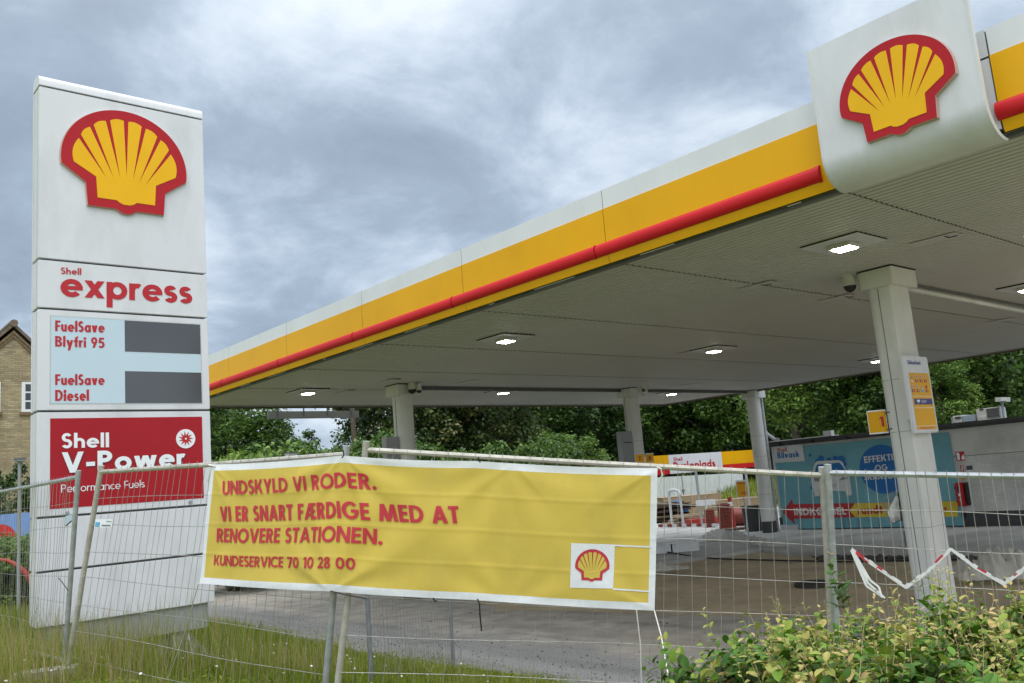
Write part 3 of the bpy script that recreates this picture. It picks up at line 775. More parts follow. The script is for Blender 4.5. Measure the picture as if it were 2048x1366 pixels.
# logo board hung on the front fascia
LB = 7.80
mb = MB()
bp = [(LB, 6.42), (LB, 5.29)] + [(LB + .30 - .30 * math.cos(R(t)), 5.29 - .29 * math.sin(R(t))) for t in range(8, 91, 8)] + [(LB + .36, 5.0)]
y0, y1 = 2.58, 4.06
n = len(bp)
mb.sweep([(x, y0, z) for x, z in bp], 0, 0, (0, y1 - y0, 0))
mb.box(LB + .012, LB + .04, y0 + .012, y1 - .012, 5.4, 6.43)
lb = obj('logo_board', mb, 'white', can, smooth=True)
lip = [(x + .03, z + .005) for x, z in bp]
mb = MB()
for yy, s_ in ((y0, -1), (y1, 1)):
    a_ = yy; b_ = yy + s_ * .022
    V = [(x - .004, a_, z) for x, z in bp] + [(x - .004, b_, z) for x, z in bp] + [(x + .05, b_, z + .03) for x, z in bp] + [(x + .05, a_, z + .03) for x, z in bp]
    F = []
    for k in range(4): F += [(k * n + i, k * n + i + 1, ((k + 1) % 4) * n + i + 1, ((k + 1) % 4) * n + i) for i in range(n - 1)]
    mb = MB(); mb.mesh(V, F); obj('board_edge', mb, 'white_edge', lb)
mb = MB(); mb.box(LB + .05, CX0 + .008, y0 + .3, y1 - .3, 6.02, 6.40); mb.box(LB + .05, CX0 - .01, y0 + .3, y1 - .3, 5.2, 6.0); obj('board_frame', mb, 'lamp_plate', lb)
def fit_emblem(F, inv, pxs):
    """axis-aligned fit of the emblem to five measured points"""
    U = np.array([(-.99, .741), (.99, .741), (-.60, .06), (.60, .06), (0, 1.88)])
    Q = np.array([inv(*p) for p in pxs])
    sx, cx_ = np.polyfit(U[:, 0], Q[:, 0], 1); sy, cy_ = np.polyfit(U[:, 1], Q[:, 1], 1)
    return lambda u, v, o=0: F(cx_ + sx * u, cy_ + sy * v, o)
def emblem(F, depth, parent, edge='emblem_side'):
    mb = MB(); front = [F(u, v, depth) for u, v in emblem_outline()]
    back = np.array(F(0, 0, 0)) - np.array(F(0, 0, depth))
    mb.prism(front, back, 0, 1)
    # pale rim slab slightly larger at the back
    mb.prism([F(u * 1.012, (v - .9) * 1.012 + .9, depth * .55) for u, v in emblem_outline()], np.array(F(0, 0, .002)) - np.array(F(0, 0, depth * .55)), 1)
    obj('emblem_rim', mb, ['emblem_red', edge], parent)
    mb = MB(); mb.prism([F(u, v, depth + .004) for u, v in emblem_yellow()], np.array(F(0, 0, 0)) - np.array(F(0, 0, .003)))
    obj('emblem_shell', mb, 'emblem_yellow', parent)
Fb = plane_x(LB)
E2 = fit_emblem(Fb, lambda px_, py_: (-at_x(px_, py_, LB - .05)[1], at_x(px_, py_, LB - .05)[2]), [(1674.4, 240), (1898, 152), (1724.5, 287.5), (1866, 236), (1812, 63)])
emblem(E2, .05, lb)

# columns
def column(cx_, cy_, cap_mat='column', round_=.12, plinth=True, groove=-.06, nm='column', zb=-.02):
    hx, hy = (.29, .19) if round_ < .15 else (.245, .225)
    def sec(hx, hy, r1, r2):
        o = []
        for (sx, sy, a0, r_) in ((1, 1, 0, r2), (-1, 1, 90, r2), (-1, -1, 180, r1), (1, -1, 270, r1)):
            for k in range(7):
                a = R(a0 + 15 * k); o.append((cx_ + sx * (hx - r_) + r_ * math.cos(a), cy_ + sy * (hy - r_) + r_ * math.sin(a)))
        return o
    mb = MB(); s_ = sec(hx, hy, .03 if round_ < .15 else .2, round_)
    mb.prism([(x, y, CZ - .02) for x, y in s_], (0, 0, -(CZ - .02 - zb)))
    c = obj(nm, mb, 'column', can, smooth=True)
    mb = MB(); s2 = sec(hx + .10, hy + .10, .03, .14)
    mb.prism([(x, y, CZ - .012) for x, y in s2], (0, 0, -.27)); obj('column_cap', mb, 'column', c, smooth=True)
    mb = MB(); mb.prism([(cx_ + (x - cx_) * 1.02, cy_ + (y - cy_) * 1.02, CZ - .004) for x, y in s2], (0, 0, -.02)); obj('cap_shadow_gap', mb, 'gap', c)
    if plinth:
        mb = MB(); s3 = sec(hx + .008, hy + .008, .03 if round_ < .15 else .2, round_)
        mb.prism([(x, y, zb + .42) for x, y in s3], (0, 0, -.44)); obj('column_plinth', mb, 'dark_grey', c, smooth=True)
    mb = MB()
    for z in (1.35, 2.7, 3.45):
        s4 = sec(hx + .0015, hy + .0015, .03 if round_ < .15 else .2, round_); n = len(s4)
        mb.mesh([(x, y, z) for x, y in s4] + [(x, y, z + .006) for x, y in s4], [(i, (i + 1) % n, n + (i + 1) % n, n + i) for i in range(n)])
    if groove is not None:
        mb.box(cx_ - hx - .003, cx_ - hx + .02, cy_ + groove, cy_ + groove + .012, zb + .42, CZ - .3)
    obj('column_joint', mb, 'plastic_grey', c)
    if groove is not None:
        mb = MB(); mb.box(cx_ - hx - .012, cx_ - hx + .02, cy_ + groove + .012, cy_ + groove + .035, zb + .42, CZ - .31); obj('cover_strip', mb, 'column', c)
    return c
C1 = (12.70, 5.93); C2 = (12.25, 18.3); C3 = (20.85, 18.35); C4 = (27.65, 18.45)
column(*C1, zb=-.10, groove=.0, plinth=False)
column(*C2, round_=.2, groove=-.05)
column(*C3, round_=.2, groove=.06)
column(*C4, round_=.2, groove=None)
mb = MB(); mb.tube([(C4[0] + .36, C4[1] - .12, 4.9), (C4[0] + .36, C4[1] - .12, 0)], .05, 8); obj('drainpipe', mb, 'galv', can, smooth=True)

# ceiling lamps: each a square plate with a raised lens box
def make_lamp(x, y, label):
    t = thing('ceiling_lamp', label, 'ceiling lamp', (x, y, CZ), 'square lamps under the canopy ceiling')
    mb = MB(); mb.box(x - .39, x + .39, y - .39, y + .39, CZ - .030, CZ - .022); obj('plate', mb, 'lamp_plate', t)
    mb = MB(); mb.box(x - .385, x + .385, y - .385, y + .385, CZ - .021, CZ + .01); obj('plate_gap_shade', mb, 'gap', t)  # black box stands in for the shaded cavity above the plate
    mb = MB(); mb.bbox(x - .15, x + .15, y - .16, y + .16, CZ - .085, CZ - .031, .012); obj('lamp_box', mb, 'lamp_plate', t)
    mb = MB(); mb.bbox(x - .115, x + .115, y - .125, y + .125, CZ - .095, CZ - .080, .006); obj('lens', mb, 'lens', t)
    return t
lamp0 = make_lamp(10.40, 5.32, 'lit square ceiling lamp beside the red bumper tube, nearest the column with the safety sign')
for (x, y, l) in ((10.42, 12.05, 'lit square ceiling lamp along the front fascia, midway down the canopy'),
                  (10.22, 19.35, 'lit square ceiling lamp next to the tall price sign at the far fascia corner'),
                  (16.45, 11.85, 'lit square ceiling lamp at the middle of the canopy ceiling'),
                  (16.20, 19.05, 'lit square ceiling lamp behind the gutter, between the two middle columns'),
                  (23.70, 19.0, 'lit square ceiling lamp behind the gutter, near the round corner column'),
                  (24.1, 11.85, 'lit square ceiling lamp half hidden behind the near column with the safety sign'),
                  (16.75, 5.35, 'lit square ceiling lamp cut by the right edge of the picture')):
    copy_tree(lamp0, (x, y, CZ), l)

# ================================================================== PRICE SIGN
SY = 11.3
FS = plane_y(SY)
def sp_(px_, py_): p = at_y(px_, py_, SY); return p[0], p[2]
sx0, sx1 = sp_(75, 700)[0], sp_(417, 700)[0]
ztop = sp_(80, 154)[1]
def zl(pl, pr): return (sp_(*pl)[1] + sp_(*pr)[1]) / 2
zs = [zl((83.6, 170.7), (407.4, 240)), zl((77, 518), (415, 548)), zl((76, 617), (417, 636)), zl((75, 824), (418, 819)), zl((66, 1039), (418, 1008)), zl((62, 1148), (410, 1107)), zl((70, 1262), (430.6, 1202.6))]
sg = thing('price_sign', 'tall white petrol price sign with scallop emblem and red fuel panel standing on the grass', 'price sign', ((sx0 + sx1) / 2, SY + .2, gz(3.4, 11.5)))
g = .012
def panel(zt, zb_, nm='sign_panel', mat='white'):
    mb = MB(); mb.bbox(sx0, sx1, SY, SY + .05, zb_ + g, zt - g, .006); return obj(nm, mb, mat, sg)
pan = [panel(zs[i], zs[i + 1]) for i in range(6)]
# rounded top cap
mb = MB(); capz = zs[0]; pr = []
hh = ztop - capz
for t in range(0, 181, 12):
    pr.append((SY + .16 - .16 * math.cos(R(t)), capz + .012 + (hh + .05) * math.sin(R(t)) ** .55 if t not in (0, 180) else capz + .012))
mb.prism([(sx0, y, z) for y, z in pr], (sx1 - sx0, 0, 0)); obj('top_cap', mb, 'white', sg, smooth=True)
# core, side rails and back panels
mb = MB(); mb.box(sx0 + .03, sx1 - .03, SY + .052, SY + .27, zs[6] + .03, zs[0]); obj('sign_core', mb, 'trim_grey', sg)
for i in range(6):
    mb = MB(); mb.bbox(sx0 - .0, sx1, SY + .272, SY + .32, zs[i + 1] + g, zs[i] - g, .006); obj('back_panel', mb, 'white', sg)
for i, (a_, b_) in enumerate(((1, 0), (2, 1), (3, 2), (6, 3))):
    mb = MB(); mb.bbox(sx0 + .002, sx0 + .03, SY + .075, SY + .25, zs[a_] + g, zs[b_] - g, .008); mb.bbox(sx1 - .03, sx1 - .002, SY + .075, SY + .25, zs[a_] + g, zs[b_] - g, .008)
    obj('side_rail', mb, 'white_edge', sg)
# plinth, legs and foot plates
zb_ = zs[6]
mb = MB(); mb.box(sx0 + .12, sx1 - .08, SY + .04, SY + .28, zb_ - .29, zb_ + .03); obj('plinth_skirt', mb, 'brushed', sg)
for xx in (sx0 + .35, sx1 - .42):
    gz_ = gz(xx, SY + .15)
    mb = MB(); mb.box(xx - .11, xx + .11, SY + .08, SY + .24, gz_ - .05, zb_ - .27)
    lg = obj('leg', mb, 'brushed', sg)
    for s_ in (-1, 1):
        mb = MB(); mb.prism([(xx + s_ * .115, SY + .16 - .008, zb_ - .30), (xx + s_ * .115, SY + .16 - .008, gz_), (xx + s_ * .36, SY + .16 - .008, gz_), (xx + s_ * .33, SY + .16 - .008, gz_ + .08)], (0, .016, 0)); obj('gusset', mb, 'steel_foot', lg)
        mb = MB(); mb.prism([(xx + s_ * .09 - .008, SY + .075, zb_ - .30), (xx + s_ * .09 - .008, SY + .075, gz_), (xx + s_ * .09 - .008, SY - .12, gz_)], (.016, 0, 0)); obj('gusset', mb, 'steel_foot', lg)
    mb = MB(); mb.box(xx - .38, xx + .38, SY - .14, SY + .45, gz_ - .03, gz_ + .012); obj('foot_plate', mb, 'concrete', lg)
# emblem
ES = fit_emblem(FS, lambda a, b: (at_y(a, b, SY - .04)[0], at_y(a, b, SY - .04)[2]), [(130.7, 330.6), (374.5, 370.6), (176.8, 407.5), (335, 427.5), (233.7, 216)])
emblem(ES, .04, pan[0])
# express panel lettering
def px_text(s, bl, br, tl, wgt, parent, mat, hfac=1.0, off=.004, name='lettering', depth=0, **k):
    a = sp_(*bl); b = sp_(*br); t = sp_(*tl)
    mb = MB(); text_on(mb, s, FS, a[0], a[1], b[0] - a[0], (t[1] - a[1]) * hfac, w=wgt, off=off, y1=b[1], depth=depth, **k)
    return obj(name, mb, mat, parent, fixn=False)
px_text('Shell', (121.5, 547.7), (162.4, 549.8), (121.5, 534.7), .2, pan[1], 'letter_red')
px_text('express', (120.5, 592.2), (384.4, 607), (121.5, 557), .215, pan[1], 'letter_red', 1 / .665, track=-.035)
# price panel
def px_rect(pts, off0, off1, nm, mat, parent):
    q = [sp_(*p) for p in pts]; x0_ = (q[0][0] + q[3][0]) / 2; x1_ = (q[1][0] + q[2][0]) / 2; zt = (q[0][1] + q[1][1]) / 2; zb2 = (q[2][1] + q[3][1]) / 2
    mb = MB(); mb.bbox(x0_, x1_, SY - off1, SY - off0, zb2, zt, .0015)
    return obj(nm, mb, mat, parent)
px_rect([(101.5, 633), (400.4, 648.5), (403.4, 805.4), (101, 808.4)], -.01, .003, 'price_face', 'price_face', pan[2])
px_rect([(99.8, 631), (402, 647), (405, 807), (99.3, 810)], -.01, .0015, 'face_rim', 'lamp_plate', pan[2])
px_rect([(249, 641.5), (400, 649), (401, 707.9), (249.7, 703.6)], -.01, .006, 'display', 'display', pan[2])
px_rect([(249.7, 742.6), (402, 745), (403.4, 805.4), (250.3, 806.6)], -.01, .006, 'display', 'display', pan[2])
px_text('FuelSave', (110, 662.4), (209, 665.4), (110, 640.8), .205, pan[2], 'letter_red', off=.006, track=-.025)
px_text('Blyfri 95', (110, 693), (209, 696), (110, 672), .205, pan[2], 'letter_red', off=.006, track=-.025)
px_text('FuelSave', (110, 770), (209, 770), (110, 748.5), .205, pan[2], 'letter_red', off=.006, track=-.025)
px_text('Diesel', (110, 802), (177.7, 801.4), (110, 779.8), .205, pan[2], 'letter_red', off=.006, track=-.025)
# red fuel panel
px_rect([(100.9, 838.3), (404.4, 832), (407, 994.5), (99, 1020)], -.01, .004, 'fuel_panel', 'sign_red', pan[3])
px_text('Shell', (122.4, 896.5), (217.7, 894.5), (122.4, 867), .22, pan[3], 'letter_white', off=.008)
px_text('V-Power', (124.5, 947.6), (371, 933.5), (124, 905.3), .27, pan[3], 'letter_shadow', off=.008)  # offset dark copy paints the shadow of the raised letters
px_text('V-Power', (122.8, 946.6), (369.5, 932.5), (122.8, 905), .24, pan[3], 'letter_white', off=.016)
px_text('Performance Fuels', (122, 985.3), (289, 974.4), (122, 969.5), .11, pan[3], 'letter_white', off=.008)
c_ = sp_(371, 877.6); r_ = abs(sp_(390, 877)[0] - sp_(371, 877)[0])
mb = MB(); mb.prism([FS(c_[0] + r_ * math.cos(R(a)), c_[1] + r_ * math.sin(R(a)), .010) for a in range(0, 360, 12)], (0, .006, 0)); obj('round_mark', mb, 'letter_white', pan[3])
mb = MB(); star = []
for k in range(11):
    a = 360 / 11 * k; star += [(r_ * .82 * math.cos(R(a)), r_ * .82 * math.sin(R(a))), (r_ * .36 * math.cos(R(a + 22)), r_ * .36 * math.sin(R(a + 22)))]
ring = [FS(c_[0] + u, c_[1] + v, .0125) for u, v in star]
mb.flat(ring); obj('star_mark', mb, 'letter_red', pan[3])
mb = MB(); mb.prism([FS(c_[0] + r_ * .10 * math.cos(R(a)), c_[1] + r_ * .10 * math.sin(R(a)), .014) for a in range(0, 360, 30)], (0, .001, 0)); obj('star_centre', mb, 'letter_white', pan[3])
for px_, py_ in ((134, 1026), (380, 1004)):
    c_ = sp_(px_, py_); mb = MB(); mb.tube([FS(c_[0], c_[1], 0), FS(c_[0], c_[1], .02)], .022, 8); obj('bolt', mb, 'brushed', pan[3])

# ================================================================== TEMPORARY FENCE
def lerp(a, b, t): return np.asarray(a) + (np.asarray(b) - np.asarray(a)) * t
def bil(Q, u, v):            # Q = TL, TR, BL, BR ; v from the top
    return lerp(lerp(Q[0], Q[1], u), lerp(Q[2], Q[3], u), v)
def fence_panel(label, Q, post_mats, rail_mat, wire_mat, bottom=True, seed=1, tall=.062, bow=0.0, nv=34, rw=.0023):
    Q = [np.array(q, float) for q in Q]
    t = thing('mesh_fence', label, 'fence', (Q[2] + Q[3]) / 2, 'wire mesh building site fence panels')
    rn = random.Random(seed)
    nrm = np.cross(Q[1] - Q[0], Q[2] - Q[0]); nrm /= np.linalg.norm(nrm)
    if nrm @ (EYEP - Q[0]) < 0: nrm = -nrm
    for (a, b, m_) in ((Q[0], Q[2], post_mats[0]), (Q[1], Q[3], post_mats[1])):
        d = (a - b) / np.linalg.norm(a - b)
        mb = MB(); pts = [b - d * .05, lerp(b, a, .3), lerp(b, a, .62), a, a + d * tall * .6, a + d * tall]
        mb.tube(pts, [.024, .024, .024, .024, .026, .026], 10); obj('post', mb, m_, t, smooth=True)
    mb = MB(); mb.tube([bil(Q, .004, .0), bil(Q, .5, .002), bil(Q, .996, .0)], .020, 8); obj('top_rail', mb, rail_mat, t, smooth=True)
    if bottom:
        mb = MB(); mb.tube([bil(Q, .004, .965), bil(Q, .996, .965)], .020, 8); obj('bottom_rail', mb, rail_mat, t, smooth=True)
    mb = MB()
    for i in range(1, nv):
        u = i / nv; j = rn.uniform(-.0016, .0016); k = rn.uniform(-1, 1) * .005; pts = []
        kink = rn.random() < .18; kp = rn.uniform(.2, .8)
        for v in np.linspace(-.018, .985, 10):
            o = k * math.sin(v * 5 + i) + (rn.uniform(-.006, .006) if kink and abs(v - kp) < .12 else 0) + bow * math.sin(math.pi * v)
            pts.append(bil(Q, u + j + o * .35, v) + nrm * (.024 + .010 * math.sin(3 * v + i)))
        mb.tube(pts, rw, 4, cap=False)
    for v in (.132, .263, .395, .526, .657, .79, .92):
        pts = [bil(Q, u, v + .004 * math.sin(u * 7 + v * 20)) + nrm * (.019 + .008 * math.sin(u * 9 + v * 10)) for u in np.linspace(.003, .997, 14)]
        mb.tube(pts, rw * 1.05, 4, cap=False)
    obj('wire_mesh', mb, wire_mat, t, smooth=True)
    return t, nrm
def down(px_, py_, dep): return at_d(px_, py_, dep)
# four corners from where the panels stand: left, behind the banner's left half, behind its right half, right
PL = [at_d(-2, 984, 11.2), at_d(156, 954, 8.25), at_d(-14, 1292, 11.3), at_d(128, 1335, 8.2)]
PM = [at_d(201, 944, 8.15), at_d(692, 909, 6.18), at_d(134, 1345, 8.1), at_d(642, 1470, 6.1)]
PR = [at_d(731, 900, 6.15), at_d(1645, 951, 6.3), at_d(664, 1462, 6.05), at_d(1676, 1490, 6.25)]
PQ = [at_d(1656, 946, 6.22), at_d(2440, 957, 5.0), at_d(1688, 1492, 6.18), at_d(2560, 1600, 4.9)]
_, nL = fence_panel('wire fence panel at the far left, seen almost edge on before the brick house', PL, ('galv_dark', 'galv'), 'galv', 'wire', seed=3, rw=.0021)
_, nM = fence_panel('wire fence panel in front of the price sign, with a leaning weathered post', PM, ('galv_warm', 'galv'), 'galv_warm', 'wire', seed=4, bottom=False)
_, nR = fence_panel('wire fence panel carrying the longer right part of the yellow banner', PR, ('galv_warm', 'galv_warm'), 'galv_warm', 'wire', seed=5, bottom=False)
_, nQ = fence_panel('wire fence panel at the right, with red and white tape, behind the leafy hedge', PQ, ('galv', 'galv'), 'galv', 'wire', seed=6, bow=.03)
N_ = np.array([4.60, 7.70, 0]); F_ = np.array([7.25, 10.0, 0])
zN, zF = gz(N_[0], N_[1]), gz(F_[0], F_[1])
fence_panel('dull wire fence panel running back from behind the banner towards the forecourt', [N_ + [.03, .03, zN + 2.0], F_ + [.08, .08, zF + 2.0], N_ + [0, 0, zN], F_ + [0, 0, zF]], ('galv_dark', 'galv_dark'), 'galv_dark', 'wire_dark', seed=8, rw=.0022, bottom=False)
# concrete foot at the corner of two panels
p = at_d(92, 1349, 8.0)
mb = MB(); ax = np.array([.93, -.36, 0]); ay = np.array([.36, .93, 0])
mb.obox((p[0], p[1], gz(p[0], p[1]) + .06), (ax, ay, (0, 0, 1)), (.26, .12, .075)); tag(obj('concrete_block', mb, 'concrete'), 'grey concrete fence foot in the grass below the leaning posts', 'block')
# panel name plates and cable ties
mb = MB(); c = lerp(bil(PM, .10, .26), bil(PM, .10, .26), 0) + nM * .035
p0, p1, p2, p3 = [lerp(PM[0], PM[0], 0)] * 4
def card(nm, Q, nrm, u0, u1, v0, v1, mat, off, parent=None, sub=None):
    mb = MB(); F = [bil(Q, u, v) + nrm * off for u, v in ((u0, v0), (u1, v0), (u1, v1), (u0, v1))]
    mb.prism(F, -nrm * .003); return obj(nm, mb, mat, parent)
tg = thing('fence_name_plate', 'small white plate with tiny blue mark wired to the fence before the sign', 'plate', bil(PM, .08, .3))
card('plate', PM, nM, .035, .125, .235, .275, 'letter_white', .036, tg)
card('blue_mark', PM, nM, .040, .062, .250, .272, 'sky_blue', .040, tg)
card('text_line', PM, nM, .074, .118, .262, .268, 'plastic_grey', .040, tg)
card('text_line', PM, nM, .095, .120, .244, .247, 'plastic_grey', .040, tg)
tg = thing('fence_name_plate', 'crumpled white plate with a black stripe hanging on the left fence post', 'plate', bil(PL, .9, .3))
mb = MB(); q = [at_d(*a, 8.3) for a in ((132, 1032), (145, 1028), (143, 1042), (131, 1052))]; mb.prism(q, nL * .004); obj('plate', mb, 'price_face', tg)
mb = MB(); q = [at_d(*a, 8.28) for a in ((132, 1051), (143, 1041), (144, 1043), (132, 1053))]; mb.prism(q, nL * .004); obj('black_stripe', mb, 'black', tg)
mb = MB(); mb.tube([at_d(117, 1156, 8.22), at_d(124, 1164, 8.2), at_d(136, 1181, 8.15)], .004, 5); tag(obj('cable_tie', mb, 'black'), 'black cable tie sticking out from the left fence post', 'cable tie')

# ================================================================== BANNER
def hit(px_, py_, Q, nrm, off):
    d = ray(px_, py_); t = ((Q[0] + nrm * off - EYEP) @ nrm) / (d @ nrm); return EYEP + d * t
OFFB = .055
BT = [hit(427, 929, PM, nM, OFFB), hit(687, 911, PM, nM, OFFB), hit(687, 911, PR, nR, OFFB), hit(1316, 936, PR, nR, OFFB)]
BB = [hit(402, 1166, PM, nM, OFFB), hit(664, 1182, PM, nM, OFFB), hit(664, 1182, PR, nR, OFFB), hit(1310, 1220, PR, nR, OFFB)]
mT = (BT[1] + BT[2]) / 2; mB = (BB[1] + BB[2]) / 2
LQ = [BT[0], mT, BB[0], mB]; RQ = [mT, BT[3], mB, BB[3]]
lenL = np.linalg.norm(LQ[1] - LQ[0]); lenR = np.linalg.norm(RQ[1] - RQ[0]); UM = lenL / (lenL + lenR)
def bflat(u, v):
    if u < UM: return bil(LQ, u / UM, v)
    return bil(RQ, (u - UM) / (1 - UM), v)
nB = (nM + nR); nB /= np.linalg.norm(nB)
def wr(u, v):
    x = u * (lenL + lenR); y = v
    d = 0
    # folds that run out from the ties
    for (tu, tv, amp, spread) in ((0, 0, .010, 9), (UM, 0, .016, 11), (UM + .30, 0, .009, 10), (1, 0, .012, 8), (UM, 1, .013, 10), (1, 1, .009, 8), (0, 1, .008, 8), (UM + .32, 1, .009, 9)):
        dx, dy = x - tu * (lenL + lenR), (y - tv) * .98
        r_ = math.hypot(dx, dy) + 1e-6; a = math.atan2(dy, dx)
        d += amp * .62 * math.sin(a * spread + tu * 5) * math.exp(-((r_ - .38) / .32) ** 2) * min(1, r_ / .25) ** 2
    d += .008 * math.sin(2.1 * x + 5.5 * y) + .005 * math.sin(7 * x - 4 * y + 1) + .0025 * math.sin(16 * x + 11 * y)
    for (tu, tv, sl, am) in ((0, 0, .55, .010), (0, 0, 1.3, .007), (UM, 0, .8, .012), (UM, 0, -.9, .012), (UM, 0, 2.2, .007), (1, 0, -.62, .012), (1, 0, -1.2, .008), (UM + .32, 0, 1.0, .007), (UM + .32, 0, -.8, .007), (UM, 1, -.7, .010), (UM, 1, .5, .010), (1, 1, .4, .008)):
        dx, dy = x - tu * (lenL + lenR), (y - tv) * .98
        q = (dy - sl * dx) / math.sqrt(1 + sl * sl); r_ = math.hypot(dx, dy)
        if dx * (1 if (sl > 0) == (tv == 0) else -1) >= 0: d += am * math.exp(-(q / (.012 + .05 * r_)) ** 2) * min(1, r_ / .1) * math.exp(-r_ / .38)
    # straight packing creases
    for c_ in (.25, .5, .75):
        d += .004 * math.exp(-((y - c_) / .010) ** 2)
    for c_ in (.55, 1.08, 1.62, 2.2, 2.75, 3.3):
        d += .004 * math.exp(-((x - c_) / .012) ** 2)
    edge = min(1, min(v, 1 - v) / .06 + .25)
    return d * edge * .62 + .02
def sag(u, v):
    # hem sags a little between the ties
    ts = [0, UM, UM + (1 - UM) * .42, 1]
    for a, b in zip(ts[:-1], ts[1:]):
        if a <= u <= b:
            t = (u - a) / (b - a); return .012 * math.sin(math.pi * t) * (1 - v) + (.014 * math.sin(math.pi * t)) * v * .4
    return 0
def bsurf(u, v, off=0):
    u_ = min(max(u, 0), 1); v_ = min(max(v, 0), 1)
    p = bflat(u_, v_ + sag(u_, v_))
    # soften the bend at the joint
    k = math.exp(-((u_ - UM) / .03) ** 2)
    return p + nB * (wr(u_, v_) + off - .012 * k)
bn = thing('banner', 'yellow cloth banner with red Danish apology text and white hem, tied across the fence', 'banner', bflat(.5, 1))
NU, NV = 300, 84
us = np.linspace(0, 1, NU); vs = np.linspace(0, 1, NV)
V = [bsurf(u, v) for v in vs for u in us]
bw = .045 / (lenL + lenR); bh = .052
us2 = np.unique(np.concatenate([us, [bw, 1 - bw]])); vs2 = np.unique(np.concatenate([vs, [bh, 1 - bh]]))
V = [bsurf(u, v) for v in vs2 for u in us2]; n = len(us2)
mc, mh = MB(), MB(); mc.v = V; mh.v = list(V)
for j in range(len(vs2) - 1):
    for i in range(n - 1):
        uc, vc = (us2[i] + us2[i + 1]) / 2, (vs2[j] + vs2[j + 1]) / 2
        hem = uc < bw or uc > 1 - bw or vc < bh or vc > 1 - bh
        q = (j * n + i, j * n + i + 1, (j + 1) * n + i + 1, (j + 1) * n + i)
        (mh if hem else mc).f.append(q); (mh if hem else mc).m.append(0)
def clean(mb):
    used = sorted({i for q in mb.f for i in q}); mp = {a: b for b, a in enumerate(used)}
    mb.v = [mb.v[i] for i in used]; mb.f = [tuple(mp[i] for i in q) for q in mb.f]; return mb
obj('cloth', clean(mc), 'banner', bn, smooth=True)
obj('hem', clean(mh), 'banner_white', bn, smooth=True)
def buv(px_, py_):
    """where on the banner a measured point lies"""
    u, v = .4, .5; tgt = np.array([px_, py_])
    f_ = lambda u, v: proj(bsurf_lin(u, v))
    for _ in range(25):
        p = f_(u, v); e_ = tgt - p; h_ = 1e-3
        J = np.stack([(f_(u + h_, v) - p) / h_, (f_(u, v + h_) - p) / h_], 1)
        s_ = np.linalg.solve(J, e_); u += float(np.clip(s_[0], -.2, .2)); v += float(np.clip(s_[1], -.2, .2))
    return u, v
def bsurf_lin(u, v):
    if u < UM: return bil(LQ, u / UM, v) + nB * .03
    return bil(RQ, (u - UM) / (1 - UM), v) + nB * .03
def subdiv(poly, m=.012):
    """cut a convex polygon of (u,v) so that it can follow the folds"""
    out_, st = [], [poly]
    while st:
        q = st.pop()
        L = [math.hypot((q[(i + 1) % len(q)][0] - q[i][0]), (q[(i + 1) % len(q)][1] - q[i][1]) * .27) for i in range(len(q))]
        if len(q) != 4 or max(L) < m: out_.append(q); continue
        i = L.index(max(L)); a, b, c, d = [q[(i + k) % 4] for k in range(4)]
        ab = ((a[0] + b[0]) / 2, (a[1] + b[1]) / 2); cd = ((c[0] + d[0]) / 2, (c[1] + d[1]) / 2)
        st += [[a, ab, cd, d], [ab, b, c, cd]]
    return out_
def btext(s, l0, l1, r1, w_=.225):
    """l0 baseline left, l1 cap top left, r1 baseline right"""
    (u0, v0), (ut, vt), (u1, v1) = buv(*l0), buv(*l1), buv(*r1)
    kw = np.linalg.norm(bsurf_lin(u1, v1) - bsurf_lin(u0, v0)); kh = np.linalg.norm(bsurf_lin(ut, vt) - bsurf_lin(u0, v0)); wv = w_
    for _ in range(5):
        P, W = text_polys(s, wv, -.02, w_ * .84); wv = min(.32, w_ * kh / (kw / W))
    mb = MB()
    for i, q in enumerate(P):
        g_ = [(u0 + (u1 - u0) * x / W + (ut - u0) * y * .6, v0 + (v1 - v0) * x / W + (vt - v0) * y) for x, y in q]
        for s_ in subdiv(g_, .006):
            mb.poly([bsurf(u, v, (.006 + (i % 30) * 5e-5)) for u, v in s_])
    obj('lettering', mb, 'banner_red', bn, fixn=False)
btext('UNDSKYLD VI RODER.', (446, 988.5), (443.5, 961), (753, 978))
btext('VI ER SNART FÆRDIGE MED AT', (440, 1042), (437, 1012), (921, 1046))
btext('RENOVERE STATIONEN.', (431, 1084), (432.7, 1056), (765, 1088))
btext('KUNDESERVICE 70 10 28 00', (425, 1130), (425.6, 1109.5), (709.6, 1139))
a = buv(1142, 1084); b = buv(1229, 1088); c = buv(1139.7, 1174); d = buv(1226, 1176)
lq = [a, b, c, d]
def luv(s, t): return (np.array(a) * (1 - s) + np.array(b) * s) * (1 - t) + (np.array(c) * (1 - s) + np.array(d) * s) * t
mb = MB()
for i in range(10):
    for j in range(10):
        mb.poly([bsurf(*luv(s / 10, t / 10), .0025) for s, t in ((i, j), (i + 1, j), (i + 1, j + 1), (i, j + 1))])
lg = obj('logo_field', mb, 'banner_white', bn, smooth=True)
EU = lambda u, v, o: bsurf(*luv(.5 + u * .395, .845 - v * .385), o)
mb = MB(); mb.flat([EU(u, v, .0055) for u, v in emblem_outline()]); obj('emblem_rim', mb, 'banner_red', lg, fixn=False)
mb = MB(); mb.flat([EU(u, v, .0085) for u, v in emblem_yellow()]); obj('emblem_shell', mb, 'banner', lg, fixn=False)
for p, q in (((1229, 1088), (1303, 1092.7)), ((1226, 1175.5), (1301, 1182))):
    mb = MB(); u0, v0 = buv(*p); u1, v1 = buv(*q)
    for i in range(8):
        s, t = i / 8, (i + 1) / 8
        mb.poly([bsurf(u0 + (u1 - u0) * x, v0 + (v1 - v0) * x + y, .004) for x, y in ((s, 0), (t, 0), (t, .011), (s, .011))])
    obj('rule_line', mb, 'banner_white', lg)
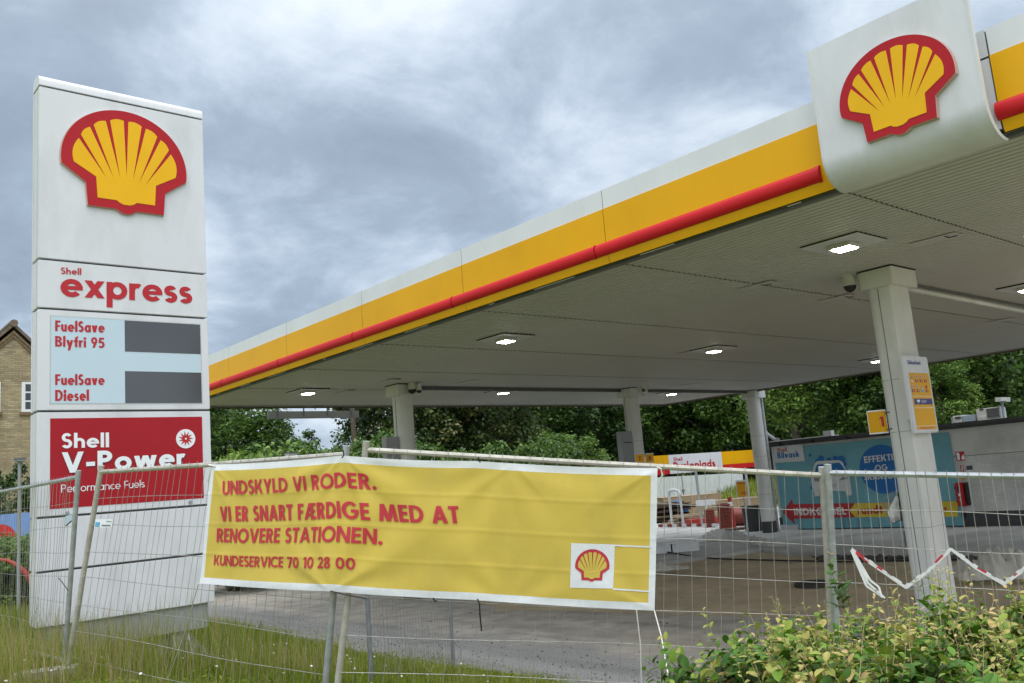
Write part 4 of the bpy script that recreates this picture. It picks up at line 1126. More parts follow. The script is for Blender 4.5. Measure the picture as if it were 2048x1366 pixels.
# eyelets' ties and ropes
def tie(label, pts, dep, r=.005, mat='black', name='cable_tie', cat='cable tie'):
    mb = MB(); mb.tube([at_d(x, y, dep) if not hasattr(dep, '__len__') else at_d(x, y, z) for (x, y), z in zip(pts, dep if hasattr(dep, '__len__') else [dep] * len(pts))], r, 6)
    return tag(obj(name, mb, mat, smooth=True), label, cat)
tie('black cable tie fastening the top hem at the banner joint', [(686, 900), (688, 910), (684, 916)], 6.05)
tie('black cable tie on the top hem near the middle of the right half', [(957, 914), (958, 922), (961, 925)], 5.98)
tie('long black cable tie hanging down from the bottom hem', [(955, 1198), (959, 1208), (960, 1230), (963, 1262)], 5.95)
tie('thin black cord tying the bottom hem back to the fence posts', [(661, 1182), (690, 1189), (735, 1198)], 6.0)
tie('short black cable tie end below the bottom hem', [(866, 1196), (871, 1204), (874, 1201)], 5.95, .006)
g0 = at_z(335, 1360, .93); 
mb = MB(); mb.tube([BB[0] + nB * .03, lerp(BB[0], g0, .5) + np.array([0, 0, -.02]), g0], .0042, 6); tag(obj('guy_rope', mb, 'rope', smooth=True), 'white rope from the lower left banner corner down to the grass', 'rope')
mb = MB(); e0 = at_d(1340, 1370, 5.5); mb.tube([BB[3] + nB * .03, at_d(1322, 1270, 5.9), e0], .0042, 6); tag(obj('guy_rope', mb, 'rope', smooth=True), 'white rope from the lower right banner corner towards the hedge', 'rope')
mb = MB(); mb.tube([at_d(1273, 1220, 5.9), at_d(1281, 1290, 5.9), at_d(1283, 1375, 5.9)], .0038, 6); tag(obj('guy_rope', mb, 'rope', smooth=True), 'white rope hanging straight down from the bottom hem near the right corner', 'rope')
mb = MB(); mb.tube([at_d(422, 936, 7.0), at_d(416, 960, 7.0), at_d(421, 975, 7.0), at_d(425, 938, 6.98)], .005, 6); mb.tube([at_d(418, 930, 7.0), at_d(430, 932, 6.95)], .008, 6)
tag(obj('white_string', mb, 'rope', smooth=True), 'white looped cord at the upper left banner corner', 'cord')
mb = MB(); mb.tube([at_d(1314, 934, 6.0), at_d(1322, 938, 6.0), at_d(1325, 950, 6.0), at_d(1319, 966, 6.02)], .006, 6); tag(obj('white_string', mb, 'rope', smooth=True), 'white cord at the upper right banner corner', 'cord')
mb = MB(); mb.tube([at_d(1655, 1104, 6.2), at_d(1663, 1109, 6.18), at_d(1672, 1104, 6.2)], .006, 6); tag(obj('tie_wire', mb, 'plank_pale'), 'rusty wire tie round the post left of the tape', 'wire tie')

# red and white barrier tape zigzag on the right panel
def ribbon(mb, pts, wds, mi=0, nrm=None):
    P = [np.array(p) for p in pts]
    for i in range(len(P) - 1):
        d = P[i + 1] - P[i]; s0 = np.cross(d, nQ); s0 /= np.linalg.norm(s0)
        mb.poly([P[i] + s0 * wds[i], P[i + 1] + s0 * wds[i + 1], P[i + 1] - s0 * wds[i + 1], P[i] - s0 * wds[i]], mi)
tp = thing('barrier_tape', 'red and white barrier tape zigzagging along the right fence panel', 'tape', hit(1800, 1180, PQ, nQ, .05))
def tp_(x, y, o=.05): return hit(x, y, PQ, nQ, o)
zig = [(1703, 1098), (1754, 1134), (1812, 1174), (1857, 1141), (1902, 1097), (1954, 1136), (2008, 1167), (2048, 1138), (2100, 1100)]
rd = MB(); wh = MB()
segc = [('r', .4, .62), ('w', .62, 1.0)]
for k in range(len(zig) - 1):
    A_, B_ = np.array(zig[k]), np.array(zig[k + 1])
    for i in range(6):
        a, b = A_ + (B_ - A_) * i / 6, A_ + (B_ - A_) * (i + 1) / 6
        o = .05 + .012 * math.sin(k * 2 + i)
        red = (k, i) in ((0, 1), (0, 2), (1, 0), (3, 2), (3, 3), (5, 0), (5, 1), (6, 3), (7, 2))
        wd = .010 + .005 * math.sin(i * 1.9 + k)
        ribbon(rd if red else wh, [tp_(*a, o), tp_(*b, o)], [wd, wd])
        ribbon(rd if (k == 0 and i in (1, 2, 3)) else wh, [tp_(a[0], a[1] + 3, o + .012), tp_(b[0], b[1] + 3, o + .012)], [.005, .005])
for tail in ([(1703, 1100), (1722, 1132), (1736, 1166), (1752, 1180), (1770, 1196)], [(1705, 1102), (1728, 1140), (1740, 1160), (1758, 1174), (1764, 1195)], [(1704, 1101), (1718, 1136), (1733, 1172), (1762, 1192)]):
    ribbon(wh, [tp_(*q, .06 + .01 * i) for i, q in enumerate(tail)], [.012, .009, .008, .007, .006][:len(tail)])
obj('white_stretch', wh, 'tape_white', tp); obj('red_stretch', rd, 'tape_red', tp)

# ================================================================== CAR WASH BUILDING
BX = 28.55
FB = plane_x(BX)
def bp_(px_, py_): p = at_x(px_, py_, BX); return -p[1], p[2]
bd = thing('wash_building', 'low grey car wash building with dark roof edge and brick lower wall', 'building', (BX + 4, 8, 0))
mb = MB(); mb.box(BX, BX + 9, -14, 18.55, .45, 2.15); obj('brick_wall', mb, 'white_brick', bd)
mb = MB(); mb.box(BX + .01, BX + 9, -14, 18.55, 2.165, 3.02); obj('upper_wall', mb, 'smooth_wall', bd)
mb = MB(); mb.box(BX - .02, BX + 9, -14, 18.57, -.1, .45); obj('plinth', mb, 'dark_grey', bd)
mb = MB(); mb.box(BX - .16, BX + 9.1, -14, 18.75, 3.02, 3.17); mb.box(BX - .2, BX - .16, -14, 18.79, 3.10, 3.19); rf = obj('roof', mb, 'roof_edge', bd)
mb = MB()
for y in np.arange(12.8, 18.4, 1.3): mb.tube([(BX - .21, y, 3.08), (BX - .16, y, 3.08)], .07, 8)
obj('roof_bolt', mb, 'black_matte', rf)
mb = MB(); mb.tube([at_d(1524, 850, 33.2), at_d(1534, 868, 33.0), at_d(1551, 880, 32.3), at_d(1556, 879, 32)], .07, 8); obj('roof_pipe', mb, 'plastic_grey', bd, smooth=True)
mb = MB(); mb.box(BX - .3, BX + .4, 16.0, 18.4, 3.19, 3.22); obj('roof_rail', mb, 'white_edge', bd)
mb = MB(); mb.box(BX - .32, BX - .1, 15.9, 16.2, 3.19, 3.38); obj('roof_cap', mb, 'lamp_plate', bd)
# poster over the wall
po = thing('wash_poster', 'large teal car wash poster covering the end of the grey building', 'poster', (BX - .05, 15.4, .1))
pl_, pr_ = -18.42, bp_(1921, 1000)[0]
mb = MB(); nu, nv_ = 60, 24; V = []
for j in range(nv_ + 1):
    for i in range(nu + 1):
        a_ = pl_ + (pr_ - pl_) * i / nu; b_ = .04 + (2.93 - .04) * j / nv_
        V.append(FB(a_, b_, .041 + .008 * math.sin(a_ * 2.1 + b_ * 3) + .005 * math.sin(a_ * 5 - b_ * 4.0)))
mb.mesh(V, [(j * (nu + 1) + i, j * (nu + 1) + i + 1, (j + 1) * (nu + 1) + i + 1, (j + 1) * (nu + 1) + i) for j in range(nv_) for i in range(nu)])
sh = obj('sheet', mb, 'teal', po, smooth=True)
def ppoly(nm, pts, mat, off, parent=po):
    mb = MB(); mb.flat([FB(*bp_(*p), off) for p in pts]); return obj(nm, mb, mat, parent)
def ptext(s, bl, br, tl, wgt, mat, off, parent=po):
    a_, b_, t_ = bp_(*bl), bp_(*br), bp_(*tl); mb = MB()
    text_on(mb, s, FB, a_[0], a_[1], b_[0] - a_[0], t_[1] - a_[1], w=wgt, off=off, y1=b_[1]); return obj('lettering', mb, mat, parent, fixn=False)
wf = ppoly('white_field', [(1548, 887), (1606, 882), (1611.5, 922), (1552, 925.5)], 'poster_light', .062)
ptext('Shell', (1556.5, 904.5), (1576, 902.5), (1555.5, 896.5), .2, 'poster_red', .066, wf)
ptext('Bilvask', (1557.5, 917), (1601, 913.5), (1556.5, 905), .22, 'poster_blue', .066, wf)
# blue disc with writing
cc = bp_(1767, 938); rad = abs(bp_(1767, 889)[1] - cc[1])
mb = MB(); mb.flat([FB(cc[0] + rad * math.cos(R(a)), cc[1] + rad * math.sin(R(a)), .062) for a in range(0, 360, 8)]); dk = obj('blue_disc', mb, 'poster_blue', po)
ptext('EFFEKTIV', (1731, 926), (1802, 919), (1729.5, 913), .22, 'poster_light', .068, dk)
ptext('OG', (1753, 942), (1778, 940), (1752, 930), .22, 'poster_light', .068, dk)
ptext('SKÅNSOM', (1730, 960), (1803, 956), (1728.5, 948), .22, 'poster_light', .068, dk)
# drawing of a car front with foam bubbles
cr = ppoly('car_drawing', [(1632, 926), (1636, 922), (1680, 920), (1687, 924), (1695, 943), (1701, 937), (1706, 938), (1704, 943), (1700, 946), (1702, 960), (1704, 974), (1706, 988), (1703, 991), (1695, 990), (1692, 982), (1641, 981), (1641, 991), (1632, 993), (1630, 984), (1626, 970), (1624, 956), (1625, 947), (1619, 944), (1622, 941), (1627, 943), (1629, 934)], 'poster_light', .062)
ppoly('windscreen', [(1636, 929), (1681, 925), (1687, 932), (1692, 941), (1632, 944), (1633, 936)], 'poster_blue', .066, cr)
ppoly('headlamp_drawing', [(1629, 955), (1640, 954), (1645, 962), (1632, 963)], 'poster_grey', .066, cr)
ppoly('headlamp_drawing', [(1680, 961), (1686, 954), (1697, 953), (1697, 958)], 'poster_grey', .066, cr)
for y_ in (969, 972.5): ppoly('grille_drawing', [(1660, y_), (1675, y_ - .6), (1675, y_ + .4), (1660, y_ + 1)], 'poster_grey', .066, cr)
for (x_, y_, r_) in ((1637, 923, 5.5), (1644, 917, 6.5), (1660, 920, 5), (1672, 916.5, 5), (1684, 920, 8.5), (1690, 928, 5), (1626, 975, 4), (1622, 910, 3), (1702, 944, 3)):
    q = bp_(x_, y_); rr = r_ * 31 / FPX; mb = MB(); mb.flat([FB(q[0] + rr * math.cos(R(a)), q[1] + rr * math.sin(R(a)), .0585 + .0004 * r_) for a in range(0, 360, 20)]); obj('foam_bubble', mb, 'poster_blue', cr)
ar = ppoly('red_arrow', [(1567, 1024), (1586, 998), (1588, 1008), (1712, 1006), (1701, 1021), (1712, 1034), (1589, 1037.5), (1592, 1049)], 'poster_red', .062)
ptext('INDKØRSEL', (1591, 1030.5), (1695, 1029), (1589.5, 1016), .25, 'poster_light', .068, ar)
yb = ppoly('yellow_band', [(1701, 1021), (1712, 1006), (1917, 1002), (1917.5, 1033), (1712, 1034)], 'poster_yellow', .060)
ptext('rundt', (1718, 1028.5), (1768, 1026.5), (1717.5, 1012), .24, 'poster_red', .066, yb)
ptext('et', (1880, 1023), (1896, 1023), (1880, 1012), .24, 'poster_red', .066, yb)
for px_ in (1690, 1700, 1719, 1760):
    q = bp_(px_, 1046); mb = MB(); mb.tube([FB(q[0], q[1] - .18, .07), FB(q[0], q[1] + .15, .065)], .008, 4); obj('poster_cord', mb, 'roof_edge', po)
# things on the wall
t = thing('extinguisher_sign', 'small red fire extinguisher sign high on the grey brick wall', 'sign', FB(*bp_(1921, 912)))
def wbox(nm, pts, d0, d1, mat, parent, b=.004):
    q = [bp_(*p) for p in pts]; a0 = min(x for x, _ in q); a1 = max(x for x, _ in q); z0 = min(z for _, z in q); z1 = max(z for _, z in q)
    mb = MB(); mb.bbox(BX - d1, BX - d0, -a1, -a0, z0, z1, b); return obj(nm, mb, mat, parent)
def wpoly(nm, pts, mat, off, parent):
    mb = MB(); mb.flat([FB(*bp_(*p), off) for p in pts]); return obj(nm, mb, mat, parent)
wbox('sign_plate', [(1911, 904), (1931, 921)], 0, .02, 'ext_red', t)
wpoly('extinguisher_symbol', [(1913, 906), (1918, 905), (1920, 910), (1920.5, 920), (1915.5, 920), (1914.5, 910)], 'letter_white', .023, t)
wpoly('flame_symbol', [(1924, 919), (1923.5, 914), (1926, 910), (1927.5, 907.5), (1928, 911), (1930, 914), (1930, 919)], 'letter_white', .023, t)
t = thing('wall_notice', 'narrow red notice beside a small blue grey notice above the extinguisher box', 'notice', FB(*bp_(1924, 937)))
wbox('red_notice', [(1920.5, 931), (1928, 944)], 0, .02, 'ext_red', t); wpoly('white_line', [(1923.5, 932), (1925.5, 932), (1926, 943), (1924, 943)], 'letter_white', .023, t)
t = thing('wall_notice', 'small blue grey framed notice on the brick wall, right of the narrow red one', 'notice', FB(*bp_(1939, 937)))
wbox('notice_frame', [(1932, 930), (1946.5, 945)], 0, .02, 'poster_light', t); wpoly('notice_face', [(1933, 931.5), (1945, 930.5), (1946, 939), (1934, 940)], 'display', .023, t)
t = thing('alarm_button', 'small yellow round alarm button on the wall above the red box', 'button', FB(*bp_(1926, 954)))
q = bp_(1926.5, 955); mb = MB(); mb.tube([FB(q[0], q[1], 0), FB(q[0], q[1], .06)], .07, 12); obj('base', mb, 'yellow', t)
mb = MB(); mb.tube([FB(q[0], q[1], .06), FB(q[0], q[1], .09)], .035, 10); obj('knob', mb, 'plank', t)
t = thing('extinguisher_box', 'red fire extinguisher cabinet on the brick wall with dark side', 'extinguisher box', FB(*bp_(1928, 1012)))
wbox('cabinet', [(1914.5, 965), (1938, 1011.5)], .0, .26, 'ext_red', t, .03)
wbox('side_cover', [(1934, 964), (1943.5, 1010)], .0, .24, 'black', t, .02)
wpoly('window', [(1921, 971), (1926, 970.5), (1927, 980.5), (1922, 981.5)], 'black', .263, t)
wpoly('number_label', [(1924, 986), (1928, 985.5), (1928.5, 991), (1924.5, 991.5)], 'letter_white', .263, t)
wpoly('handle_plate', [(1926, 996), (1930, 995.5), (1930.7, 1001), (1926.5, 1001.5)], 'plank_pale', .263, t)
wbox('hinge', [(1913, 973), (1915, 977)], .1, .2, 'ext_red', t); wbox('hinge', [(1917.5, 1000), (1920, 1004)], .1, .2, 'ext_red', t)
t = thing('socket_box', 'small black socket box low on the brick wall', 'socket', FB(*bp_(1929, 1030)))
wbox('housing', [(1925, 1025), (1934, 1034)], 0, .1, 'black', t, .01); wbox('flap', [(1926, 1026), (1933, 1032)], .1, .12, 'black_matte', t, .006)
# on the roof
RX = BX + 1.2
def rbox(nm, x0, x1, y0_, y1_, mat, parent, xo=0, dx=.7, b=.02):
    p = at_x(x0, y1_, RX + xo); q = at_x(x1, y0_, RX + xo)
    mb = MB(); mb.bbox(RX + xo, RX + xo + dx, q[1], p[1], p[2], q[2], b); return obj(nm, mb, mat, parent), p, q
t = thing('roof_unit', 'cream and pale blue air unit low on the roof edge behind the safety sign', 'air unit', at_x(1925, 846, RX))
rbox('housing', 1906, 1924, 830, 847, 'ac', t); rbox('outlet_hood', 1903.5, 1907, 834, 849, 'ac_blue', t, dx=.5); rbox('duct', 1925, 1949, 829, 845, 'ac_blue', t, dx=.6)
rbox('intake_slot', 1910, 1921, 833, 838, 'dark_grey', t, xo=-.02, dx=.05, b=.003)
t = thing('condenser_unit', 'air conditioning condenser with dark fan grille standing on the roof', 'condenser', at_x(1975, 843, RX))
rbox('casing', 1955, 1998, 813, 843, 'ac', t, dx=.5)
gr, p, q = rbox('fan_grille', 1975, 1996, 815, 836, 'black_matte', t, xo=-.015, dx=.03, b=.004)
for k in range(7):
    z = p[2] + (q[2] - p[2]) * (k + .5) / 7; mb = MB(); mb.box(RX - .025, RX - .016, q[1], p[1], z - .012, z + .012); obj('grille_bar', mb, 'plastic_grey', gr)
rbox('side_slot', 1959, 1966, 817, 821, 'dark_grey', t, xo=-.015, dx=.03, b=.003); rbox('valve_cover', 1961, 1970, 833, 843, 'ac', t, xo=-.08, dx=.09, b=.006)
mb = MB(); p = at_x(1966, 846, RX); q = at_x(2002, 842, RX); mb.box(RX - .1, RX + .1, p[1] - .02, p[1] + .1, 3.17, p[2]); mb.box(RX - .1, RX + .1, q[1], q[1] + .1, 3.17, q[2]); obj('foot', mb, 'black', t)
t = thing('roof_lamp', 'small flood lamp on a thin pale pole at the roof edge', 'lamp', at_x(2008, 838, RX))
p = at_x(2008.5, 838, RX); q = at_x(2004, 800, RX)
mb = MB(); mb.tube([p - [0, 0, .1], at_x(2003.5, 802, RX)], .045, 8); obj('pole', mb, 'ac_blue', t)
mb = MB(); q = at_x(2005.5, 799, RX); mb.obox(q, ((0, 1, .12), (1, 0, 0), (0, -.12, 1)), (.17, .14, .07)); obj('lamp_head', mb, 'ac', t)
mb = MB(); mb.obox(q + [-.15, -.08, 0], ((0, 1, .12), (1, 0, 0), (0, -.12, 1)), (.08, .012, .055)); obj('lamp_glass', mb, 'letter_white', t)
# wall plinth tray
t = thing('planter_tray', 'white metal tray lying before the teal poster', 'tray', (28.0, 17.9, 0))
p0, p1 = at_z(1571, 1059, 0), at_z(1612, 1057, 0)
mb = MB(); mb.box(p0[0] - .3, p0[0] - .05, p1[1], p0[1], .012, .16); obj('body', mb, 'white_edge', t)
mb = MB(); mb.box(p0[0] - .33, p0[0] - .02, p1[1] - .03, p0[1] + .03, .14, .18); mb.box(p0[0] - .33, p0[0] - .02, p1[1] - .02, p0[1] + .02, -.0, .02); obj('flange', mb, 'corr', t)

# ================================================================== ON THE COLUMNS
# safety sign on the near column
SX = 5.60
FQ = plane_y(SX)
def q_(px_, py_): p = at_y(px_, py_, SX); return p[0], p[2]
t = thing('safety_sign', 'tall yellow and white safety sign with small pictograms on the near column', 'sign', (12.5, 5.65, 2.65))
x0, x1 = q_(1806, 711)[0], q_(1854, 713)[0]; z1, z0 = (q_(1806, 711)[1] + q_(1854, 713)[1]) / 2, (q_(1830, 867)[1] + q_(1879, 864)[1]) / 2
mb = MB(); mb.bbox(x0, x1, SX, SX + .05, z0, z1, .012); obj('board', mb, 'white', t)
mb = MB(); mb.box(x0 + .15, x1 - .25, SX + .05, 5.93 - .16, z0 + .2, z1 - .2); obj('bracket', mb, 'column', t)
W_, H_ = x1 - x0, z1 - z0
def sr(nm, u0, u1, v0, v1, mat, off=.003):
    mb = MB(); mb.flat([FQ(x0 + W_ * u, z1 - H_ * v, off) for u, v in ((u0, v1), (u1, v1), (u1, v0), (u0, v0))]); return obj(nm, mb, mat, t)
sr('yellow_field', .11, .93, .225, .955, 'poster_yellow' if 0 else 'yellow')
mb = MB(); text_on(mb, 'Sikkerhed', FQ, x0 + W_ * .13, z1 - H_ * .115, W_ * .52, H_ * .052, w=.19, off=.004); obj('lettering', mb, 'navy_text', t, fixn=False)
for v in (.525, .675, .91): sr('white_rule', .115, .925, v, v + .006, 'letter_white', .005)
sr('navy_panel', .16, .90, .56, .635, 'navy', .006)
sr('cup_symbol', .26, .38, .575, .60, 'letter_white', .008); sr('cup_symbol', .27, .34, .61, .617, 'letter_white', .008)
for v in (.58, .594, .608): sr('text_line', .44, .60 if v > .6 else .66, v, v + .005, 'poster_light', .008)
for v in (.925, .94): sr('text_line', .24, .80, v, v + .006, 'orange_text', .006)
for r_, vv in ((0, .26), (1, .39)):
    for k in range(4):
        u = .19 + .185 * k
        if (r_, k) == (0, 0):
            mb = MB(); mb.flat([FQ(x0 + W_ * a, z1 - H_ * b, .006) for a, b in ((u - .04, vv + .045), (u + .06, vv + .045), (u + .01, vv - .005))]); obj('pictogram', mb, 'plank_pale', t)
            sr('pictogram', u - .05, u + .07, vv + .06, vv + .066, 'letter_white', .006); sr('pictogram', u - .05, u + .07, vv + .08, vv + .086, 'letter_white', .006)
        elif (r_, k) == (1, 2):
            mb = MB(); mb.flat([FQ(x0 + W_ * a, z1 - H_ * b, .006) for a, b in ((u - .06, vv + .085), (u + .06, vv + .085), (u + .005, vv - .005))]); obj('pictogram', mb, 'sky_blue', t)
            sr('pictogram', u - .01, u + .02, vv + .02, vv + .05, 'letter_white', .008)
        else:
            mb = MB(); mb.flat([FQ(x0 + W_ * (u + .045 * math.cos(R(a))), z1 - H_ * (vv + .015 + .022 * math.sin(R(a))), .006) for a in range(0, 360, 30)]); obj('pictogram', mb, 'poster_light' if (r_, k) != (1, 3) else 'poster_red', t)
            mb = MB(); mb.flat([FQ(x0 + W_ * (u + .025 * math.cos(R(a))), z1 - H_ * (vv + .015 + .012 * math.sin(R(a))), .008) for a in range(0, 360, 30)]); obj('pictogram', mb, 'orange_text', t)
            sr('pictogram', u - .055, u + .055, vv + .05, vv + .085, 'poster_red', .006); sr('pictogram', u - .015, u + .015, vv + .06, vv + .075, 'poster_light', .008)
# pump number signs
def number_sign(label, c, w_, h_, num, nrm, bracket, digit_at=.5):
    nrm = np.array(nrm, float); nrm /= np.linalg.norm(nrm); ux = np.cross((0, 0, 1), nrm) ; ux /= np.linalg.norm(ux)
    if ux @ np.array([_r[0], _r[1], 0]) < 0: ux = -ux
    c = np.array(c, float); t = thing('pump_number_sign', label, 'sign', c)
    mb = MB(); n = 8; F = []; V = []
    fr = lambda a, b, o=0: c + ux * a + np.array([0, 0, b]) + nrm * (o + .03 * (1 - (a / (w_ / 2)) ** 2))
    for k in range(n + 1):
        a = -w_ / 2 + w_ * k / n; V += [fr(a, -h_ / 2), fr(a, h_ / 2)]
    mb.mesh(V, [(2 * k, 2 * k + 2, 2 * k + 3, 2 * k + 1) for k in range(n)])
    V2 = [np.array(v) - nrm * .02 for v in V]; mb.mesh(V2, [(2 * k, 2 * k + 2, 2 * k + 3, 2 * k + 1) for k in range(n)])
    mb.mesh(V[:2] + V2[:2], [(0, 1, 3, 2)]); mb.mesh(V[-2:] + V2[-2:], [(0, 1, 3, 2)])
    obj('plate', mb, 'letter_white', t, smooth=True)
    mb = MB(); V = []; e = h_ / 2 - .02
    for k in range(n + 1):
        a = (-w_ / 2 + w_ * k / n) * .93; V += [fr(a, -e, .004), fr(a, e, .004)]
    mb.mesh(V, [(2 * k, 2 * k + 2, 2 * k + 3, 2 * k + 1) for k in range(n)]); obj('yellow_face', mb, 'yellow', t, smooth=True)
    P, W = text_polys(num, .24, 0); hgt = h_ * .42; mb = MB()
    for i, q in enumerate(P): mb.flat([fr((digit_at - .5) * w_ + (x - W / 2) * hgt, (y - .5) * hgt, .008 + i * 1e-4) for x, y in q])
    obj('number', mb, 'letter_red', t, fixn=False)
    if bracket is not None:
        mb = MB(); mb.tube([c + ux * w_ * .45 + [0, 0, h_ * .35], np.array(bracket) + [0, 0, h_ * .35]], .015, 6); mb.tube([c + ux * w_ * .45 - [0, 0, h_ * .35], np.array(bracket) - [0, 0, h_ * .35]], .015, 6); obj('bracket', mb, 'plastic_grey', t)
    return t
cn = at_d(1755, 844, 12.8)
number_sign('yellow number 1 sign sticking out left of the near column', cn, .26, .345, '1', -ray(1700, 860) * [1, 1, 0], (C1[0] - .28, C1[1] + .1, cn[2]), .72)
c7 = at_d(1279, 917, 25.6); c8 = at_d(1299.5, 916, 25.9)
number_sign('small yellow number 7 sign on the middle column', c7, .27, .28, '7', -ray(1150, 900) * [1, 1, 0], None)
number_sign('small yellow number 8 sign beside the middle column, next to the yellow and white board', c8, .23, .28, '8', -ray(1150, 900) * [1, 1, 0], None)
# cameras
def dome_cam(label, c, r_, arm):
    c = np.array(c, float); t = thing('security_camera', label, 'camera', c)
    mb = MB(); mb.tube([c + [0, 0, r_ * 1.9], c + [0, 0, r_ * .2]], [r_ * .75, r_], 14); obj('housing', mb, 'ac', t, smooth=True)
    mb = MB(); n = 14; V = []; F = []
    for j in range(5):
        a = R(j * 20); V += [c + [r_ * .92 * math.cos(a) * math.cos(2 * math.pi * k / n), r_ * .92 * math.cos(a) * math.sin(2 * math.pi * k / n), r_ * .2 - r_ * .95 * math.sin(a)] for k in range(n)]
    F = [(j * n + k, j * n + (k + 1) % n, (j + 1) * n + (k + 1) % n, (j + 1) * n + k) for j in range(4) for k in range(n)] + [tuple(range(4 * n, 5 * n))]
    mb.mesh(V, F); obj('dome', mb, 'black', t, smooth=True)
    mb = MB(); mb.obox(c + [0, 0, r_ * 2.1], ((1, 0, 0), (0, 1, 0), (0, 0, 1)), (r_ * .8, r_ * .8, r_ * .3)); mb.tube([c + [0, 0, r_ * 2.1], np.array(arm)], r_ * .3, 6); obj('arm', mb, 'lamp_plate', t)
    return t
p = at_d(1700, 575, 13.1); dome_cam('white dome camera with black bubble at the near column head', p, .10, (C1[0] - .3, C1[1] + .2, p[2] + .2))
p = at_d(824.5, 781, 21.6); dome_cam('dome camera on the leftmost column head', p, .115, (C2[0] + .3, C2[1] - .2, p[2] + .24))
p = at_d(838, 782, 21.6); dome_cam('smaller dome camera, right of the bigger one at the leftmost column', p, .075, (C2[0] + .35, C2[1] - .1, p[2] + .15))
t = thing('security_camera', 'small white box camera at the middle column head', 'camera', at_d(1284, 779, 26))
mb = MB(); mb.obox(at_d(1284.5, 779, 25.9), ((1, 0, 0), (0, 1, 0), (0, 0, 1)), (.10, .12, .10)); obj('housing', mb, 'ac', t)
mb = MB(); p = at_d(1287, 780.5, 25.7); mb.tube([p, p - ray(1287, 780) * .04], .05, 10); obj('lens', mb, 'black', t)
# flat equipment boxes strapped to two columns
for (cx_, cy_, pa, pb, l) in ((C2[0], C2[1], (772, 874), (786, 925), 'narrow grey service cabinet on the leftmost column'), (C3[0], C3[1], (1242, 863), (1256, 931), 'narrow grey service cabinet on the left side of the middle column')):
    t = thing('service_cabinet', l, 'cabinet', (cx_ - .4, cy_, 2))
    A_ = at_y(pa[0], pa[1], cy_ - .1); B_ = at_y(pb[0], pb[1], cy_ - .1)
    xr = cx_ - .24
    mb = MB(); mb.bbox(A_[0], xr, cy_ - .12, cy_ + .12, 1.3, A_[2], .01); obj('housing', mb, 'brushed', t)
    mb = MB(); mb.box(A_[0] + .05, xr - .04, cy_ - .127, cy_ - .121, A_[2] - .36, A_[2] - .33); obj('slot', mb, 'dark_grey', t)
# towel dispenser with bag, grey box and pump stub at the near column
t = thing('towel_dispenser', 'grey paper towel dispenser on the near column with white paper hanging out', 'dispenser', at_d(1800, 1010, 13))
def dpoly(nm, pts, dep, mat, th=.05, parent=t, lab=None):
    mb = MB(); P = [at_d(*p, dep) for p in pts]; v = ray(*pts[0]) * [1, 1, 0]; v /= np.linalg.norm(v); mb.prism(P, v * th); return obj(nm, mb, mat, parent, lab)
dpoly('back_plate', [(1793, 986), (1800, 984), (1806, 1012), (1811, 1040), (1797, 1043), (1795, 1010)], 13.0, 'dark_grey', .14)
dpoly('housing', [(1799, 1014), (1808, 1013), (1813, 1040), (1803, 1043)], 12.9, 'plastic_grey', .16)
mb = MB(); grid = []
pp = [[(1791, 992), (1796, 993), (1798, 1000)], [(1786, 1002), (1793, 1004), (1798, 1010)], [(1781, 1012), (1790, 1015), (1800, 1022)], [(1775, 1025), (1788, 1028), (1801, 1034)], [(1778, 1033), (1789, 1036), (1799, 1039)], [(1786, 1046), (1790, 1044), (1793, 1042)]]
for row in pp: grid += [at_d(x, y, 12.75 + .05 * math.sin(x)) for x, y in row]
mb.mesh(grid, [(r * 3 + c, r * 3 + c + 1, r * 3 + c + 4, r * 3 + c + 3) for r in range(5) for c in range(2)]); obj('paper', mb, 'paper', t, smooth=True)
mb = MB(); pp = [[(1779, 985), (1788, 982), (1797, 980)], [(1766, 996), (1783, 996), (1797, 992)], [(1764, 1012), (1780, 1012), (1793, 1010)], [(1772, 1030), (1782, 1032), (1790, 1030)], [(1775, 1046), (1784, 1049), (1795, 1046)]]
grid = []
for row in pp: grid += [at_d(x, y, 12.95 + .06 * math.sin(x * .7)) for x, y in row]
mb.mesh(grid, [(r * 3 + c, r * 3 + c + 1, r * 3 + c + 4, r * 3 + c + 3) for r in range(4) for c in range(2)]); obj('plastic_bag', mb, 'bag', t, smooth=True)
t = thing('cable_box', 'grey cable box low on the side of the near column', 'box', at_d(1812, 1090, 13))
dpoly('housing', [(1806, 1063), (1813, 1061), (1818, 1092), (1810, 1093)], 13.0, 'brushed', .12, t); dpoly('cover', [(1808, 1064), (1812, 1063), (1816, 1090), (1812, 1091)], 12.97, 'plastic_grey', .02, t)
t = thing('cable_stub', 'black cable stub and white block at the foot of the near column', 'cable', at_d(1828, 1230, 12.7))
mb = MB(); mb.tube([at_d(1826, 1145, 12.6), at_d(1832, 1170, 12.6), at_d(1833, 1195, 12.6), at_d(1837, 1225, 12.6)], .03, 7); obj('cable', mb, 'black', t)
dpoly('white_block', [(1816, 1172), (1828, 1170), (1830, 1180), (1818, 1181)], 12.7, 'foam', .1, t)

